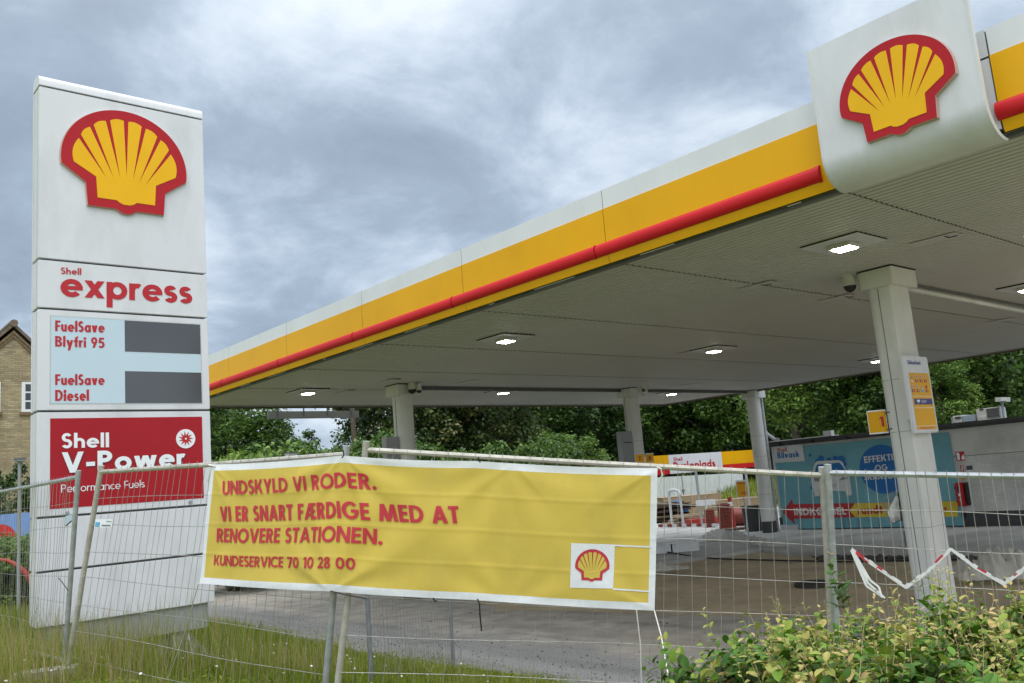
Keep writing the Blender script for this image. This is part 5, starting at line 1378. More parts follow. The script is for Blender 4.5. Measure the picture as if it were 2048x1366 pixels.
# ================================================================== BEHIND THE CANOPY
# board hanging from the far edge
t = thing('hanging_beam', 'long grey board hung on brackets below the far canopy edge', 'beam', (12.3, 23, 4.8))
p0, p1 = at_y(535, 823, 23.0), at_y(717, 819.6, 23.0); q0 = at_y(537, 838, 23.0)
mb = MB(); mb.bbox(p0[0], p1[0], 22.97, 23.03, q0[2], p0[2], .008); obj('board', mb, 'brushed', t)
for px_ in (553, 605.6, 652.7, 700):
    x = at_y(px_, 820, 23.0)[0]; mb = MB(); mb.box(x - .015, x + .015, 22.93, 22.965, p0[2] - .14, 5.15); mb.box(x - .012, x + .012, 22.63, 22.95, 5.12, 5.15); obj('bracket', mb, 'plastic_grey', t)
for px_ in (565, 622, 678, 690):
    x = at_y(px_, 820, 23.0)[0]; mb = MB(); mb.tube([(x, 22.8, 5.08), (x + .1, 22.9, p0[2] + .03)], .012, 5); obj('loose_wire', mb, 'plastic_grey', t)
mb = MB(); p = at_d(707.6, 870, 40); mb.tube([(p[0], p[1], -.1), (p[0], p[1], 10.2)], [.13, .10], 8)
t = thing('utility_pole', 'brown wooden utility pole rising among the trees beyond the hung board', 'pole', (p[0], p[1], -.1)); obj('shaft', mb, 'dry_wood', t)
mb = MB(); mb.obox((p[0], p[1], 9.6), ((1, .3, 0), (-.3, 1, 0), (0, 0, 1)), (.8, .05, .06)); obj('crossarm', mb, 'dry_wood', t)
for s_ in (-.7, .7):
    mb = MB(); a = np.array([p[0] + s_, p[1] + .3 * s_, 9.75]); pts = [a + np.array([-40, 6, -1.2]) * k / 8 + [0, 0, -2.0 * math.sin(math.pi * k / 8)] for k in range(9)]; mb.tube(pts, .012, 4); obj('wire', mb, 'black_matte', t)
# play area board on two poles
FPy = 24.1
FP = plane_y(FPy)
def pq(px_, py_): p = at_y(px_, py_, FPy); return p[0], p[2]
t = thing('play_board', 'long yellow white and red play area board on two thin poles', 'sign board', (31.3, FPy, 0))
bx0, bx1 = pq(1277, 915)[0], pq(1512, 898)[0]; w0, w1 = pq(1336.5, 911)[0], pq(1442, 903)[0]; zt, zb = 3.13, 2.33
zr = zb + (zt - zb) * .27
for nm, a, b, c, d, m_ in (('yellow_field', bx0, w0, zr, zt, 'yellow'), ('red_field', bx0, w0, zb, zr, 'red'), ('white_field', w0, w1, zb, zt, 'white'), ('yellow_field', w1, bx1, zr, zt, 'yellow'), ('red_field', w1, bx1, zb, zr, 'red')):
    mb = MB(); mb.box(a + .002, b - .002, FPy, FPy + .06, c + .001, d - .001); obj(nm, mb, m_, t)
a = pq(1347, 922.5); b = pq(1365, 921); mb = MB(); text_on(mb, 'Shell', FP, a[0], a[1], b[0] - a[0], .16, w=.24, off=.004, y1=a[1]); obj('lettering', mb, 'letter_red', t, fixn=False)
a = pq(1347.5, 939.5); b = pq(1431, 933.5); mb = MB(); text_on(mb, 'Pusleplads', FP, a[0], a[1], b[0] - a[0], .32, w=.27, off=.004, y1=a[1]); obj('lettering', mb, 'letter_red', t, fixn=False)
for px_ in (1402, 1502):
    x = pq(px_, 1000)[0]; mb = MB(); mb.tube([(x, FPy + .1, 0), (x, FPy + .1, zt - .1)], .06, 8); obj('pole', mb, 'galv', t, smooth=True)
# small wash direction sign on its own post
t = thing('wash_direction_sign', 'small yellow sign with red arrow on a short post near the round column', 'sign', at_z(1487, 1040, 0))
A_ = at_d(1471, 961, 27); ux = np.array([_r[0], _r[1], 0]); hh_ = .53; ww_ = .34
fr = lambda a, b, o=0: A_ + ux * a + np.array([0, 0, -b]) - np.array([_f[0], _f[1], 0]) * o
mb = MB(); mb.prism([fr(0, 0), fr(ww_, 0), fr(ww_, hh_), fr(0, hh_)], np.array([_f[0], _f[1], 0]) * .03); obj('plate', mb, 'letter_white', t)
mb = MB(); mb.flat([fr(.015, .05, .004), fr(ww_ - .015, .05, .004), fr(ww_ - .015, hh_ - .015, .004), fr(.015, hh_ - .015, .004)]); obj('yellow_face', mb, 'yellow', t)
mb = MB(); text_on(mb, 'Bilvask', lambda a, b, o=0: fr(a, -b, o), .045, -.12, .24, .06, w=.2, off=.007); obj('lettering', mb, 'orange_text', t, fixn=False)
mb = MB(); mb.flat([fr(x, y, .007) for x, y in ((.13, .38), (.24, .38), (.20, .34), (.24, .34), (.30, .40), (.24, .46), (.20, .46), (.24, .42), (.13, .42))]); obj('arrow', mb, 'orange_text', t)
mb = MB(); c = fr(ww_ * .62, hh_, -.06); mb.tube([c + [0, 0, .3], (c[0], c[1], 0)], .022, 7); obj('post', mb, 'galv', t)
# hoop rail, corrugated pipes, bin, boards, crates
def hoop(label, pa, pb, hpx):
    a, b = at_z(*pa, 0), at_z(*pb, 0); t_ = thing('hoop_rail', label, 'rail', (a + b) / 2)
    h_ = 1.62; mb = MB(); pts = [a]
    for k in range(9):
        s = k / 8; an = math.pi * s; pts.append(lerp(a, b, (1 - math.cos(an)) / 2) + [0, 0, h_ - .22 + .22 * math.sin(an) ** .6])
    pts.append(b); mb.tube(pts, .065, 8); obj('tube', mb, 'corr', t_, smooth=True)
    for q in (a, b): mb = MB(); mb.tube([q + [0, 0, .012], q + [0, 0, .03]], .13, 10); obj('flange', mb, 'galv', t_)
hoop('white steel hoop rail standing before the pile of boards', (1345, 1054), (1367, 1054), 0)
def corr_pipe(label, px_, py_, r_, h_):
    p = at_z(px_, py_, 0); t_ = thing('corrugated_pipe', label, 'pipe', p, 'red corrugated pipe pieces')
    n = int(h_ / .085); pts, rr = [], []
    for k in range(n):
        z = .01 + h_ * k / n
        for dz, f_ in ((0, .90), (.012, 1), (.05, 1), (.062, .90)): pts.append(p + [0, 0, z + dz]); rr.append(r_ * f_)
    mb = MB(); mb.tube(pts, rr, 18); obj('shell', mb, 'pipe_red', t_, smooth=False)
    mb = MB(); mb.tube([p + [0, 0, h_ + .002], p + [0, 0, h_ + .012]], r_ * .78, 16); obj('opening', mb, 'black_matte', t_)
corr_pipe('shorter red corrugated pipe standing upright by the leaning pole', 1422, 1054, .22, .74)
corr_pipe('taller red corrugated pipe standing upright, right of the shorter one', 1452, 1057, .27, .98)
t = thing('lying_pipe', 'dull red pipe section lying on the ground behind the dark bin', 'pipe', at_z(1480, 1050, 0))
a, b = at_z(1466, 1052, 0), at_z(1500, 1050, 0); mb = MB(); mb.tube([a + [0, 0, .36], b + [0, 0, .36]], .35, 18); obj('shell', mb, 'pipe_red', t, smooth=True)
mb = MB(); d = (b - a) / np.linalg.norm(b - a); mb.tube([a + [0, 0, .36] - d * .01, a + [0, 0, .36] - d * .002], .28, 16); obj('opening', mb, 'black_matte', t)
t = thing('traffic_post', 'slim red and white marker post beside the taller red pipe', 'post', at_z(1464, 1056, 0))
p = at_z(1466, 1055, 0); mb = MB(); mb.tube([p, p + [0, 0, .4], p + [0, 0, .8], p + [0, 0, 1.22]], [.14, .12, .10, .08], 10); obj('body', mb, 'red_plastic', t, smooth=True)
mb = MB(); mb.tube([p + [0, 0, .86], p + [0, 0, 1.02]], [.104, .096], 10); obj('band', mb, 'letter_white', t)
t = thing('waste_bin', 'dark grey round bin standing left of the round corner column', 'bin', at_z(1508, 1063, 0))
p = at_z(1508, 1062, 0); mb = MB(); mb.tube([p, p + [0, 0, .88]], [.30, .36], 18); obj('body', mb, 'bin', t, smooth=True)
mb = MB(); mb.tube([p + [0, 0, .88], p + [0, 0, .93]], [.385, .385], 18); obj('rim', mb, 'bin', t, smooth=True)
mb = MB(); mb.tube([p + [0, 0, .931], p + [0, 0, .936]], .33, 16); obj('bag_opening', mb, 'black', t)
mb = MB(); a = at_z(1486, 1058, 0)
mb.obox(a + [0, 0, .035], ((1, -.6, 0), (.6, 1, 0), (0, 0, 1)), (1.0, .35, .03)); tag(obj('floor_mat', mb, 'plank'), 'dark board lying flat on the concrete before the bin', 'board')
rn = random.Random(3)
def board_pile(label, cpx, n, mat, L, hgt, dirv, w_=.12):
    c = at_z(*cpx, 0); t_ = thing('board_pile', label, 'boards', c)
    d = np.array(dirv, float); d /= np.linalg.norm(d); s = np.array([-d[1], d[0], 0])
    for k in range(n):
        a = rn.uniform(-.25, .25); dd = d * math.cos(a) + s * math.sin(a)
        z = .03 + hgt * k / n; mb = MB()
        mb.obox(c + s * rn.uniform(-.45, .45) + d * rn.uniform(-.3, .3) + [0, 0, z], (dd, np.cross((0, 0, 1), dd), (0, 0, 1)), (L * rn.uniform(.35, .55), w_ * rn.uniform(.7, 1.4), .028)); obj('board', mb, mat, t_)
board_pile('untidy pile of old brown boards left of the hoop rail', (1336, 1044), 16, 'plank', 2.4, .95, (.8, -.6, 0), .22)
board_pile('low pile of pale boards between hoop rail and red pipes', (1392, 1047), 9, 'plank_pale', 2.6, .45, (.75, -.65, 0))
def crate(label, pts_, dep_z, w_, d_, h_, ang):
    c = at_z(*pts_, 0); t_ = thing('plywood_crate', label, 'crate', c)
    ax, ay = np.array([math.cos(ang), math.sin(ang), 0]), np.array([-math.sin(ang), math.cos(ang), 0])
    for s_ in (-1, 1):
        mb = MB(); mb.obox(c + ay * s_ * d_ / 2 + [0, 0, h_ / 2 + dep_z], (ax, ay, (0, 0, 1)), (w_ / 2, .015, h_ / 2)); obj('side_panel', mb, 'crate', t_)
        mb = MB(); mb.obox(c + ax * s_ * (w_ / 2 - .02) + [0, 0, h_ / 2 + dep_z], (ax, ay, (0, 0, 1)), (.015, d_ / 2 - .02, h_ / 2)); obj('end_panel', mb, 'crate', t_)
        for q in (-1, 0, 1): mb = MB(); mb.obox(c + ay * s_ * (d_ / 2 + .03) + ax * q * (w_ / 2 - .06) + [0, 0, h_ / 2 + dep_z], (ax, ay, (0, 0, 1)), (.05, .014, h_ / 2)); obj('batten', mb, 'plank_pale', t_)
    mb = MB(); mb.obox(c + [0, 0, h_ + dep_z + .02], (ax, ay, (0, 0, 1)), (w_ / 2 + .03, d_ / 2 + .03, .018)); obj('lid', mb, 'plank_pale', t_)
crate('wide plywood crate behind the hoop rail', (1382, 1032), 0.02, 3.2, 1.2, 1.05, YAW * -1 + .1)
crate('second plywood crate farther right, behind the marker post', (1475, 1032), 0.02, 2.2, 1.0, .8, YAW * -1)
t = thing('blue_bags', 'blue plastic bags behind the hoop rail', 'bags', at_z(1358, 1040, 0))  # blue plastic bags, built as two lumps
p = at_z(1356, 1038, 0); mb = MB(); rock(mb, p + [0, 0, .75], .30, 1.0, rn); rock(mb, p + [.2, -.3, .45], .36, 1.0, rn); obj('bag', mb, 'poster_blue', t)
# red white planks on the ground
a, b = at_z(1318, 1056, 0), at_z(1436, 1055, 0)
t = thing('barrier_board', 'long red and white striped barrier board lying on the concrete', 'barrier', (a + b) / 2)
for k in range(12):
    mb = MB(); d = (b - a) / np.linalg.norm(b - a); L = np.linalg.norm(b - a) / 12; c = a + d * L * (k + .5); mb.obox(c + [0, 0, .10], (d, np.cross((0, 0, 1), d), (0, 0, 1)), (L / 2 - .002, .04, .06)); obj('stripe', mb, 'pipe_red' if k % 2 == 0 else 'lamp_plate', t)
a, b = at_z(1385, 1051, 0), at_z(1425, 1047, 0); mb = MB(); d = (b - a) / np.linalg.norm(b - a); mb.obox((a + b) / 2 + [0, 0, .15], (d, np.cross((0, 0, 1), d), (0, 0, 1)), (.8, .4, .12)); tag(obj('red_tub', mb, 'red_plastic'), 'low red tub among pale boards left of the corrugated pipes', 'tub')
mb = MB(); p = at_z(1436, 1052, 0); mb.obox(p + [0, .5, 1.0], ((.75, -.66, 0), (.66, .75, 0), (0, 0, 1)), (.42, .03, .12)); mb.obox(p + [0, .5, .45], ((.75, -.66, 0), (.66, .75, 0), (0, 0, 1)), (.03, .03, .45)); tag(obj('small_notice_board', mb, 'corr'), 'small white notice board on a peg between the two upright red pipes', 'notice')
# white slab with blocks, plastic sheets, cable, manhole
p = at_z(1336, 1104, 0)
t = thing('insulation_stack', 'stack of white insulation blocks on the apron beside the banner', 'blocks', p)
for k, (dx, dy, w_, z) in enumerate(((-.30, .26, .42, .0), (.36, -.31, .40, .0))):
    mb = MB(); mb.obox(p + [dx, dy, .14 + z], ((.75, -.66, 0), (.66, .75, 0), (0, 0, 1)), (w_, .5, .13)); obj('block', mb, 'foam', t)
mb = MB(); mb.obox(p + [.0, .0, .285], ((.75, -.66, 0), (.66, .75, 0), (0, 0, 1)), (.86, .56, .013)); obj('cover_sheet', mb, 'foam', t)
def sheet_heap(name, label, pts, mat, seed, thick=.12, cat='plastic sheet'):
    """crumpled film along a path of (px, py, height, width)"""
    rn2 = random.Random(seed); mb = MB(); rows = []
    C_ = [at_z(x, y, 0) for x, y, _, _ in pts]
    m = 8; L = []
    for i in range(len(pts) - 1):
        for k in range(m):
            t_ = k / m; L.append((lerp(C_[i], C_[i + 1], t_), pts[i][2] * (1 - t_) + pts[i + 1][2] * t_, pts[i][3] * (1 - t_) + pts[i + 1][3] * t_))
    nrow = 15
    fv = np.array([_f[0], _f[1], 0])
    for i, (c, h_, wd) in enumerate(L):
        for k in range(nrow):
            s = k / (nrow - 1) * 2 - 1
            z = h_ * max(0, 1 - s * s) ** .6 * (1 + .26 * math.sin(i * .55 + k * .7 + seed) + .12 * math.sin(i * 1.7 - k * 1.1) + .05 * rn2.uniform(-1, 1)) + .015 + .01 * rn2.random()
            rows.append(c + fv * (s * wd * (1 + .12 * math.sin(i * .7))) + np.array([rn2.uniform(-.015, .015), rn2.uniform(-.015, .015), z]))
    mb.mesh(rows, [(i * nrow + k, i * nrow + k + 1, (i + 1) * nrow + k + 1, (i + 1) * nrow + k) for i in range(len(L) - 1) for k in range(nrow - 1)])
    o = obj(name, mb, mat, smooth=True); return tag(o, label, cat)
sheet_heap('plastic_sheet', 'long crumpled clear plastic sheet along the apron edge', [(1392, 1085, .05, .3), (1420, 1082, .26, .5), (1450, 1081, .30, .5), (1478, 1084, .28, .45), (1500, 1090, .22, .4), (1530, 1093, .20, .5), (1572, 1093, .07, .4), (1584, 1092, .02, .2)], 'film', 2)
sheet_heap('plastic_sheet', 'crumpled clear plastic sheet behind the tape, right of the near column', [(1904, 1160, .06, .3), (1930, 1160, .32, .3), (1950, 1158, .20, .4), (1985, 1155, .42, .5), (2030, 1154, .40, .5), (2085, 1154, .25, .4)], 'film', 5)
sheet_heap('plastic_sheet', 'small piece of clear plastic on the sand beside the banner edge', [(1300, 1142, .12, .4), (1322, 1141, .18, .35), (1350, 1139, .07, .3), (1382, 1137, .02, .15)], 'film', 7)
mb = MB(); pts = []
for x, y in ((1290, 1098), (1330, 1106), (1365, 1112), (1400, 1118), (1450, 1121), (1520, 1123), (1600, 1125), (1700, 1127), (1850, 1124), (2060, 1120)):
    p = at_z(x, y, -.09 if x > 1390 else 0); pts.append(p + [0, 0, .04])
mb.tube(pts, .022, 6); tag(obj('ground_cable', mb, 'black_matte', smooth=True), 'thin black cable snaking across the sand', 'cable')
p = at_z(1630, 1172, -.088)
t = thing('manhole_cover', 'round dark iron manhole cover raised on the sand', 'manhole cover', p)
mb = MB(); mb.tube([p, p + [0, 0, .07]], .40, 28); obj('frame', mb, 'manhole', t, smooth=True)
mb = MB(); mb.tube([p + [0, 0, .071], p + [0, 0, .082]], .34, 28); lid = obj('lid', mb, 'manhole', t, smooth=True)
mb = MB()
for k in range(-4, 5):
    c = math.sqrt(max(0, .3 ** 2 - (k * .065) ** 2)); mb.box(p[0] + k * .065 - .012, p[0] + k * .065 + .012, p[1] - c, p[1] + c, p[2] + .0825, p[2] + .092)
obj('ribs', mb, 'manhole', lid)
# white corrugated fence
y = 40; mb = MB(); V = []; xs = np.arange(41, 57.4, .09)
for i, x in enumerate(xs):
    o = (0, .05, .05, 0)[i % 4]; V += [(x, y + o, -.1), (x, y + o, 2.12 - .02 * (x - 48))]
mb.mesh(V, [(2 * i, 2 * i + 2, 2 * i + 3, 2 * i + 1) for i in range(len(xs) - 1)])
t = thing('sheet_fence', 'white corrugated sheet fence with a gate behind the play board', 'fence', (49, y, -.1)); obj('sheeting', mb, 'corr', t, fixn=False)
mb = MB(); mb.box(41, 57.4, y + .06, y + .12, .4, .5); mb.box(41, 57.4, y + .06, y + .12, 1.6, 1.7); obj('rail', mb, 'galv', t)
x = at_y(1366, 980, y)[0]; mb = MB(); mb.box(x - .03, x + .03, y - .03, y - .005, -.1, 2.12); obj('gate_edge', mb, 'plastic_grey', t)
mb = MB(); mb.bbox(x - .18, x + .16, y - .07, y - .01, 1.02, 1.12, .01); obj('latch', mb, 'plastic_grey', t)

# ================================================================== FAR LEFT: house, board, lamp
HY = 36
rx, rz_ = at_y(27, 656, HY)[0], at_y(27, 656, HY)[2]
t = thing('brick_house', 'yellow brick house gable with white window behind the price sign', 'house', (rx, HY + 4, 0))
hw_ = 3.2
def gab(y0_, y1_, inset=0):
    return [(rx - hw_, y0_, -1), (rx + hw_, y0_, -1), (rx + hw_, y0_, rz_ - hw_ - .12), (rx, y0_, rz_ - .12), (rx - hw_, y0_, rz_ - hw_ - .12)]
mb = MB(); mb.prism(gab(HY, 0), (0, 9, 0)); obj('wall', mb, 'brick', t)
mb = MB()
for s_ in (-1, 1):
    mb.prism([(rx, HY - .06, rz_ + .06), (rx + s_ * (hw_ + .3), HY - .06, rz_ - hw_ - .24), (rx + s_ * (hw_ + .3), HY - .06, rz_ - hw_ - .10), (rx, HY - .06, rz_ + .20)], (0, 9.2, 0))
rf = obj('roof', mb, 'roof_tile', t)
mb = MB(); mb.tube([(rx, HY - .12, rz_ + .17), (rx, HY + 9, rz_ + .17)], .14, 8); obj('ridge', mb, 'roof_tile', rf)
for s_ in (-1, 1):
    for d0, d1, o in ((.10, .22, .07), (.24, .36, .045)):
        mb = MB(); mb.prism([(rx + s_ * 0, HY - o, rz_ - d0), (rx + s_ * hw_, HY - o, rz_ - hw_ - d0), (rx + s_ * hw_, HY - o, rz_ - hw_ - d1), (rx, HY - o, rz_ - d1)], (0, o, 0)); obj('verge', mb, 'verge', t)
for s_ in (-1, 1):
    xa = at_y(43.3, 764, HY)[0] if s_ > 0 else at_y(1, 766, HY)[0] - 1.05
    za, zb2 = at_y(43, 764, HY)[2], at_y(43, 824, HY)[2]; ww = 1.05
    mb = MB(); mb.box(xa, xa + ww, HY - .03, HY + .0, zb2, za)
    wn = obj('window', mb, 'window_white', t)
    mb = MB()
    for i in range(2):
        for j in range(3):
            u0 = xa + .12 + i * .42; mb.box(u0, u0 + .34, HY - .034, HY - .031, zb2 + .10 + j * .33, zb2 + .10 + j * .33 + .27)
    obj('pane', mb, 'glass', wn)
    mb = MB(); mb.box(xa - .06, xa + ww + .06, HY - .09, HY, zb2 - .12, zb2 - .01); obj('sill', mb, 'verge', wn)
    mb = MB()
    for k in range(14): mb.box(xa - .05 + k * .083, xa - .05 + k * .083 + .072, HY - .015, HY, za + .02, za + .27)
    obj('lintel', mb, 'brick', wn)
# blue advertising board with red round price mark
D0 = 21
t = thing('price_billboard', 'low blue advertising board with red round price mark behind the bushes', 'board', at_d(30, 1085, D0))
ux = np.array([_r[0], _r[1], 0]); fv = np.array([_f[0], _f[1], 0]); O_ = at_d(-140, 1046, D0)
fb = lambda a, b, o=0: O_ + ux * a + np.array([0, 0, b + .055 * a * 0]) - fv * o
k_ = D0 / FPX
mb = MB(); mb.prism([fb(0, -.75), fb(230 * k_, -.75), fb(230 * k_, .06), fb(0, .06)], fv * .05); obj('panel', mb, 'billboard', t)
mb = MB(); mb.box(0, 0, 0, 0, 0, 0)
cxp, czp = (at_d(6, 1084, D0) - O_) @ ux, (at_d(6, 1084, D0) - O_)[2]
mb = MB(); mb.flat([fb(cxp + .40 * math.cos(R(a)) * (1.0), czp + .42 * math.sin(R(a)), .01) for a in range(0, 360, 12)]); obj('red_disc', mb, 'red', t)
mb = MB(); text_on(mb, '9', fb, cxp - .10, czp - .12, .20, .26, w=.26, off=.02); text_on(mb, '-', fb, cxp + .18, czp - .06, .12, .26, w=.26, off=.02); obj('price_mark', mb, 'letter_white', t, fixn=False)
for a in (.3, 2.3): mb = MB(); c = fb(a, -.75, -.08); mb.tube([c + [0, 0, .7], (c[0], c[1], gz(c[0], c[1]) - .1)], .04, 6); obj('post', mb, 'galv', t)
def post_lamp(label, px_, ptop, dep, hw2, hh2, mat='brushed'):
    p = at_d(px_, ptop, dep); g_ = gz(p[0], p[1]); t_ = thing('post_lamp', label, 'lamp post', (p[0], p[1], g_))
    mb = MB(); mb.tube([(p[0], p[1], g_ - .05), (p[0], p[1], p[2] - hh2)], .055 * hw2 / .16, 8); obj('post', mb, mat, t_, smooth=True)
    mb = MB(); mb.bbox(p[0] - hw2, p[0] + hw2, p[1] - hw2, p[1] + hw2, p[2] - hh2 * 2, p[2] - .02, .015); obj('lamp_head', mb, mat, t_)
    mb = MB(); mb.box(p[0] - hw2 * 1.1, p[0] + hw2 * 1.1, p[1] - hw2 * 1.1, p[1] + hw2 * 1.1, p[2] - .02, p[2]); obj('cap', mb, 'plastic_grey', t_)
post_lamp('grey post lamp with a square head before the brick house', 39.5, 916, 15.5, .085, .035)
post_lamp('small grey lamp just showing above the banner before the hedge', 582, 905, 26, .14, .07, 'lamp_plate')
mb = MB(); D1 = 15.5
mb.tube([at_d(x, y, D1) for x, y in ((-30, 1117), (-5, 1119), (15, 1121), (30, 1128), (45, 1140), (56, 1152), (68, 1172))], [.03, .03, .03, .035, .045, .05, .05], 8)
tag(obj('red_hose', mb, 'red_plastic', smooth=True), 'thick red hose arching over the low bush at the left edge', 'hose')

# ================================================================== VEGETATION
def leaf_quads(C, Nn, size, rg, aspect=.55, up=None):
    """diamond leaves at points C with normals Nn"""
    n = len(C); Nn = Nn / (np.linalg.norm(Nn, axis=1, keepdims=True) + 1e-9)
    rnd = rg.normal(size=(n, 3)); T = np.cross(Nn, rnd); T /= (np.linalg.norm(T, axis=1, keepdims=True) + 1e-9)
    B = np.cross(Nn, T); s = (size * rg.uniform(.6, 1.3, n))[:, None]
    V = np.stack([C - T * s * .5, C + B * s * aspect * .5 + Nn * s * .06, C + T * s * .5, C - B * s * aspect * .5 + Nn * s * .06], 1).reshape(-1, 3)
    return V, np.arange(4 * n).reshape(-1, 4)
def crown_data(seed, ncl, per, leaf, shape=(1, 1, 1), lump=.30, droop=.0, core=.25):
    rg = np.random.default_rng(seed)
    d = rg.normal(size=(ncl, 3)); d /= np.linalg.norm(d, axis=1, keepdims=True)
    r = rg.uniform(core, 1, ncl) ** .45
    c = d * r[:, None]
    c[:, 2] = np.where(c[:, 2] < -.75, c[:, 2] * .8, c[:, 2])
    Vs, T = [], []
    for i in range(ncl):
        n = int(per * rg.uniform(.55, 1.5)); rad = lump * rg.uniform(.6, 1.35)
        q = rg.normal(size=(n, 3)); q /= np.linalg.norm(q, axis=1, keepdims=True)
        flat_ = np.array([1, 1, rg.uniform(.45, .8)])
        P = c[i] + q * flat_ * (rad * rg.uniform(.35, 1.08, n)[:, None])
        P = P * np.array(shape)
        Nn = q * .6 + np.array([0, 0, .75]) + rg.normal(size=(n, 3)) * .55
        V, _ = leaf_quads(P, Nn, leaf, rg)
        Vs.append(V); T.append(np.repeat(np.clip(rg.normal(.45 + rg.uniform(-.22, .26), .16, n), 0, 1), 4))
    V = np.concatenate(Vs); T = np.concatenate(T)
    return V, np.arange(len(V)).reshape(-1, 4), T, c * np.array(shape)
CROWNS = {}
def crown_mesh(kind, mat, *a, **k):
    V, F, T, c = crown_data(*a, **k)
    o = npobj('crown', V, F, mat, None, T); COL.objects.unlink(o); me = o.data; bpy.data.objects.remove(o)
    CROWNS[kind] = (me, c)
crown_mesh('dark', 'leaf_dark', 21, 140, 210, .20, (3.2, 3.2, 4.4), .24)
crown_mesh('mid', 'leaf_mid', 22, 130, 210, .20, (3.0, 3.0, 4.0), .25)
crown_mesh('pale', 'leaf_pale', 23, 95, 170, .18, (2.2, 2.2, 2.8), .26)
crown_mesh('keys', 'leaf_brown', 24, 130, 200, .20, (3.2, 3.2, 4.2), .23)
crown_mesh('loose', 'leaf_mid', 25, 64, 110, .18, (2.6, 2.6, 3.4), .20)
crown_mesh('bush', 'leaf_mid', 26, 70, 130, .14, (1.5, 1.5, 1.1), .30)
crown_mesh('shrub', 'leaf_dark', 27, 55, 90, .13, (1.0, 1.0, 1.0), .30)
crown_mesh('bushp', 'leaf_pale', 29, 70, 130, .15, (1.5, 1.5, 1.2), .30)
crown_mesh('bushs', 'leaf_pale', 28, 55, 110, .11, (1.0, 1.0, 1.0), .30)
def tree(kind, label, x, y, zc, sx=1, sz=1, rot=0, name='broadleaf_tree', cat='tree', trunk=True, group=None):
    g_ = min(gz(x, y), 1.0)
    t_ = thing(name, label, cat, (x, y, g_), group)
    me, c = CROWNS[kind]
    o = bpy.data.objects.new('crown', me); COL.objects.link(o); o.parent = t_
    o.location = (0, 0, zc - g_); o.scale = (sx, sx, sz); o.rotation_euler = (0, 0, rot)
    mb = MB(); rn2 = random.Random(int(x * 7 + y)); cr, sr_ = math.cos(rot), math.sin(rot)
    top = zc
    if trunk:
        mb.tube([(x, y, g_ - .2), (x + .05, y, g_ + (top - g_) * .35), (x - .05, y + .05, g_ + (top - g_) * .75), (x, y, top + .8 * sz)], [.26 * sx, .20 * sx, .16 * sx, .06 * sx], 8)
        base = np.array([x, y, g_ + (top - g_) * .55])
    else:
        base = np.array([x, y, g_])
    for k in range(12):
        q = c[rn2.randrange(len(c))]; e_ = np.array([x + (q[0] * cr - q[1] * sr_) * sx, y + (q[0] * sr_ + q[1] * cr) * sx, zc + q[2] * sz])
        m_ = lerp(base, e_, .5) + [0, 0, .12 * sz]
        b0 = base if trunk else base + np.array([rn2.uniform(-.2, .2), rn2.uniform(-.2, .2), 0])
        mb.tube([b0, m_, e_], [.07 * sx, .045 * sx, .015 * sx] if trunk else [.03, .02, .01], 5)
    o2 = obj('trunk' if trunk else 'stems', mb, 'bark', None, smooth=True)
    o2.parent = t_; o2.location = (-x, -y, -g_)
    return t_
def at_px(px_, dep):            # ground position that lies behind a place in view at a depth
    d = ray(px_, 920); s = dep / (d @ _F); return d[0] * s, d[1] * s
G1 = 'trees beyond the forecourt'
rows = [  # px, depth, crown centre height, kind, sx, sz, label
    (452, 40, 4.8, 'mid', .95, .78, 'green tree just right of the price sign beyond the forecourt'),
    (372, 46, 5.4, 'mid', 1.1, .9, 'green tree mostly hidden behind the price sign'),
    (530, 46, 4.4, 'loose', 1.15, .95, 'airy green tree left of the gap of sky below the hung board'),
    (575, 44, 2.9, 'mid', .85, .68, 'rounded green tree bordering the left of the sky gap'),
    (748, 46, 4.4, 'loose', .82, 1.0, 'thin airy tree right of the sky gap'),
    (470, 33, 2.2, 'pale', .75, .62, 'fresh light green young tree low beside the price sign'),
    (835, 43, 6.4, 'keys', 1.15, 1.1, 'dark tree with brown seed clusters just right of the leftmost column'),
    (960, 44, 6.0, 'keys', 1.1, 1.15, 'dark tree with brown seed clusters in the middle of the row'),
    (1080, 64, 8.0, 'dark', 1.60, 1.50, 'tall dark tree between the leftmost and middle columns'),
    (1190, 70, 8.2, 'dark', 1.70, 1.60, 'dark tree close to the left side of the middle column'),
    (1140, 38, 2.6, 'pale', .8, .7, 'light green small tree at the left foot of the middle column'),
    (1330, 72, 9.2, 'dark', 1.80, 1.70, 'dark tree right of the middle column above the play board'),
    (1440, 70, 8.8, 'mid', 1.60, 1.55, 'full green tree above the right end of the play board'),
    (1545, 74, 10.0, 'dark', 1.80, 1.70, 'dark tree behind the round corner column'),
    (1600, 42, 6.6, 'pale', 1.1, 1.0, 'lighter green tree over the roof edge, right of the round column'),
    (1700, 52, 7.6, 'dark', 1.4, 1.2, 'dark tree left of the near column above the building'),
    (1752, 41, 6.4, 'mid', 1.05, 1.0, 'green tree whose leaves touch the left side of the near column'),
    (1868, 41, 7.0, 'dark', 1.15, 1.2, 'dark tree just right of the safety sign'),
    (1955, 39, 7.0, 'mid', 1.15, 1.25, 'green tree behind the rooftop condenser'),
    (2050, 42, 7.6, 'mid', 1.3, 1.3, 'green tree at the right edge behind the roof lamp'),
    (1905, 36, 4.6, 'pale', .6, .6, 'light green small tree behind the cream roof unit'),
]
for i, (px_, dp, zc, kd, sx_, sz_, lb_) in enumerate(rows):
    x, y = at_px(px_, dp); tree(kd, lb_, x, y, zc, sx_, sz_, i * 1.3, group=G1)
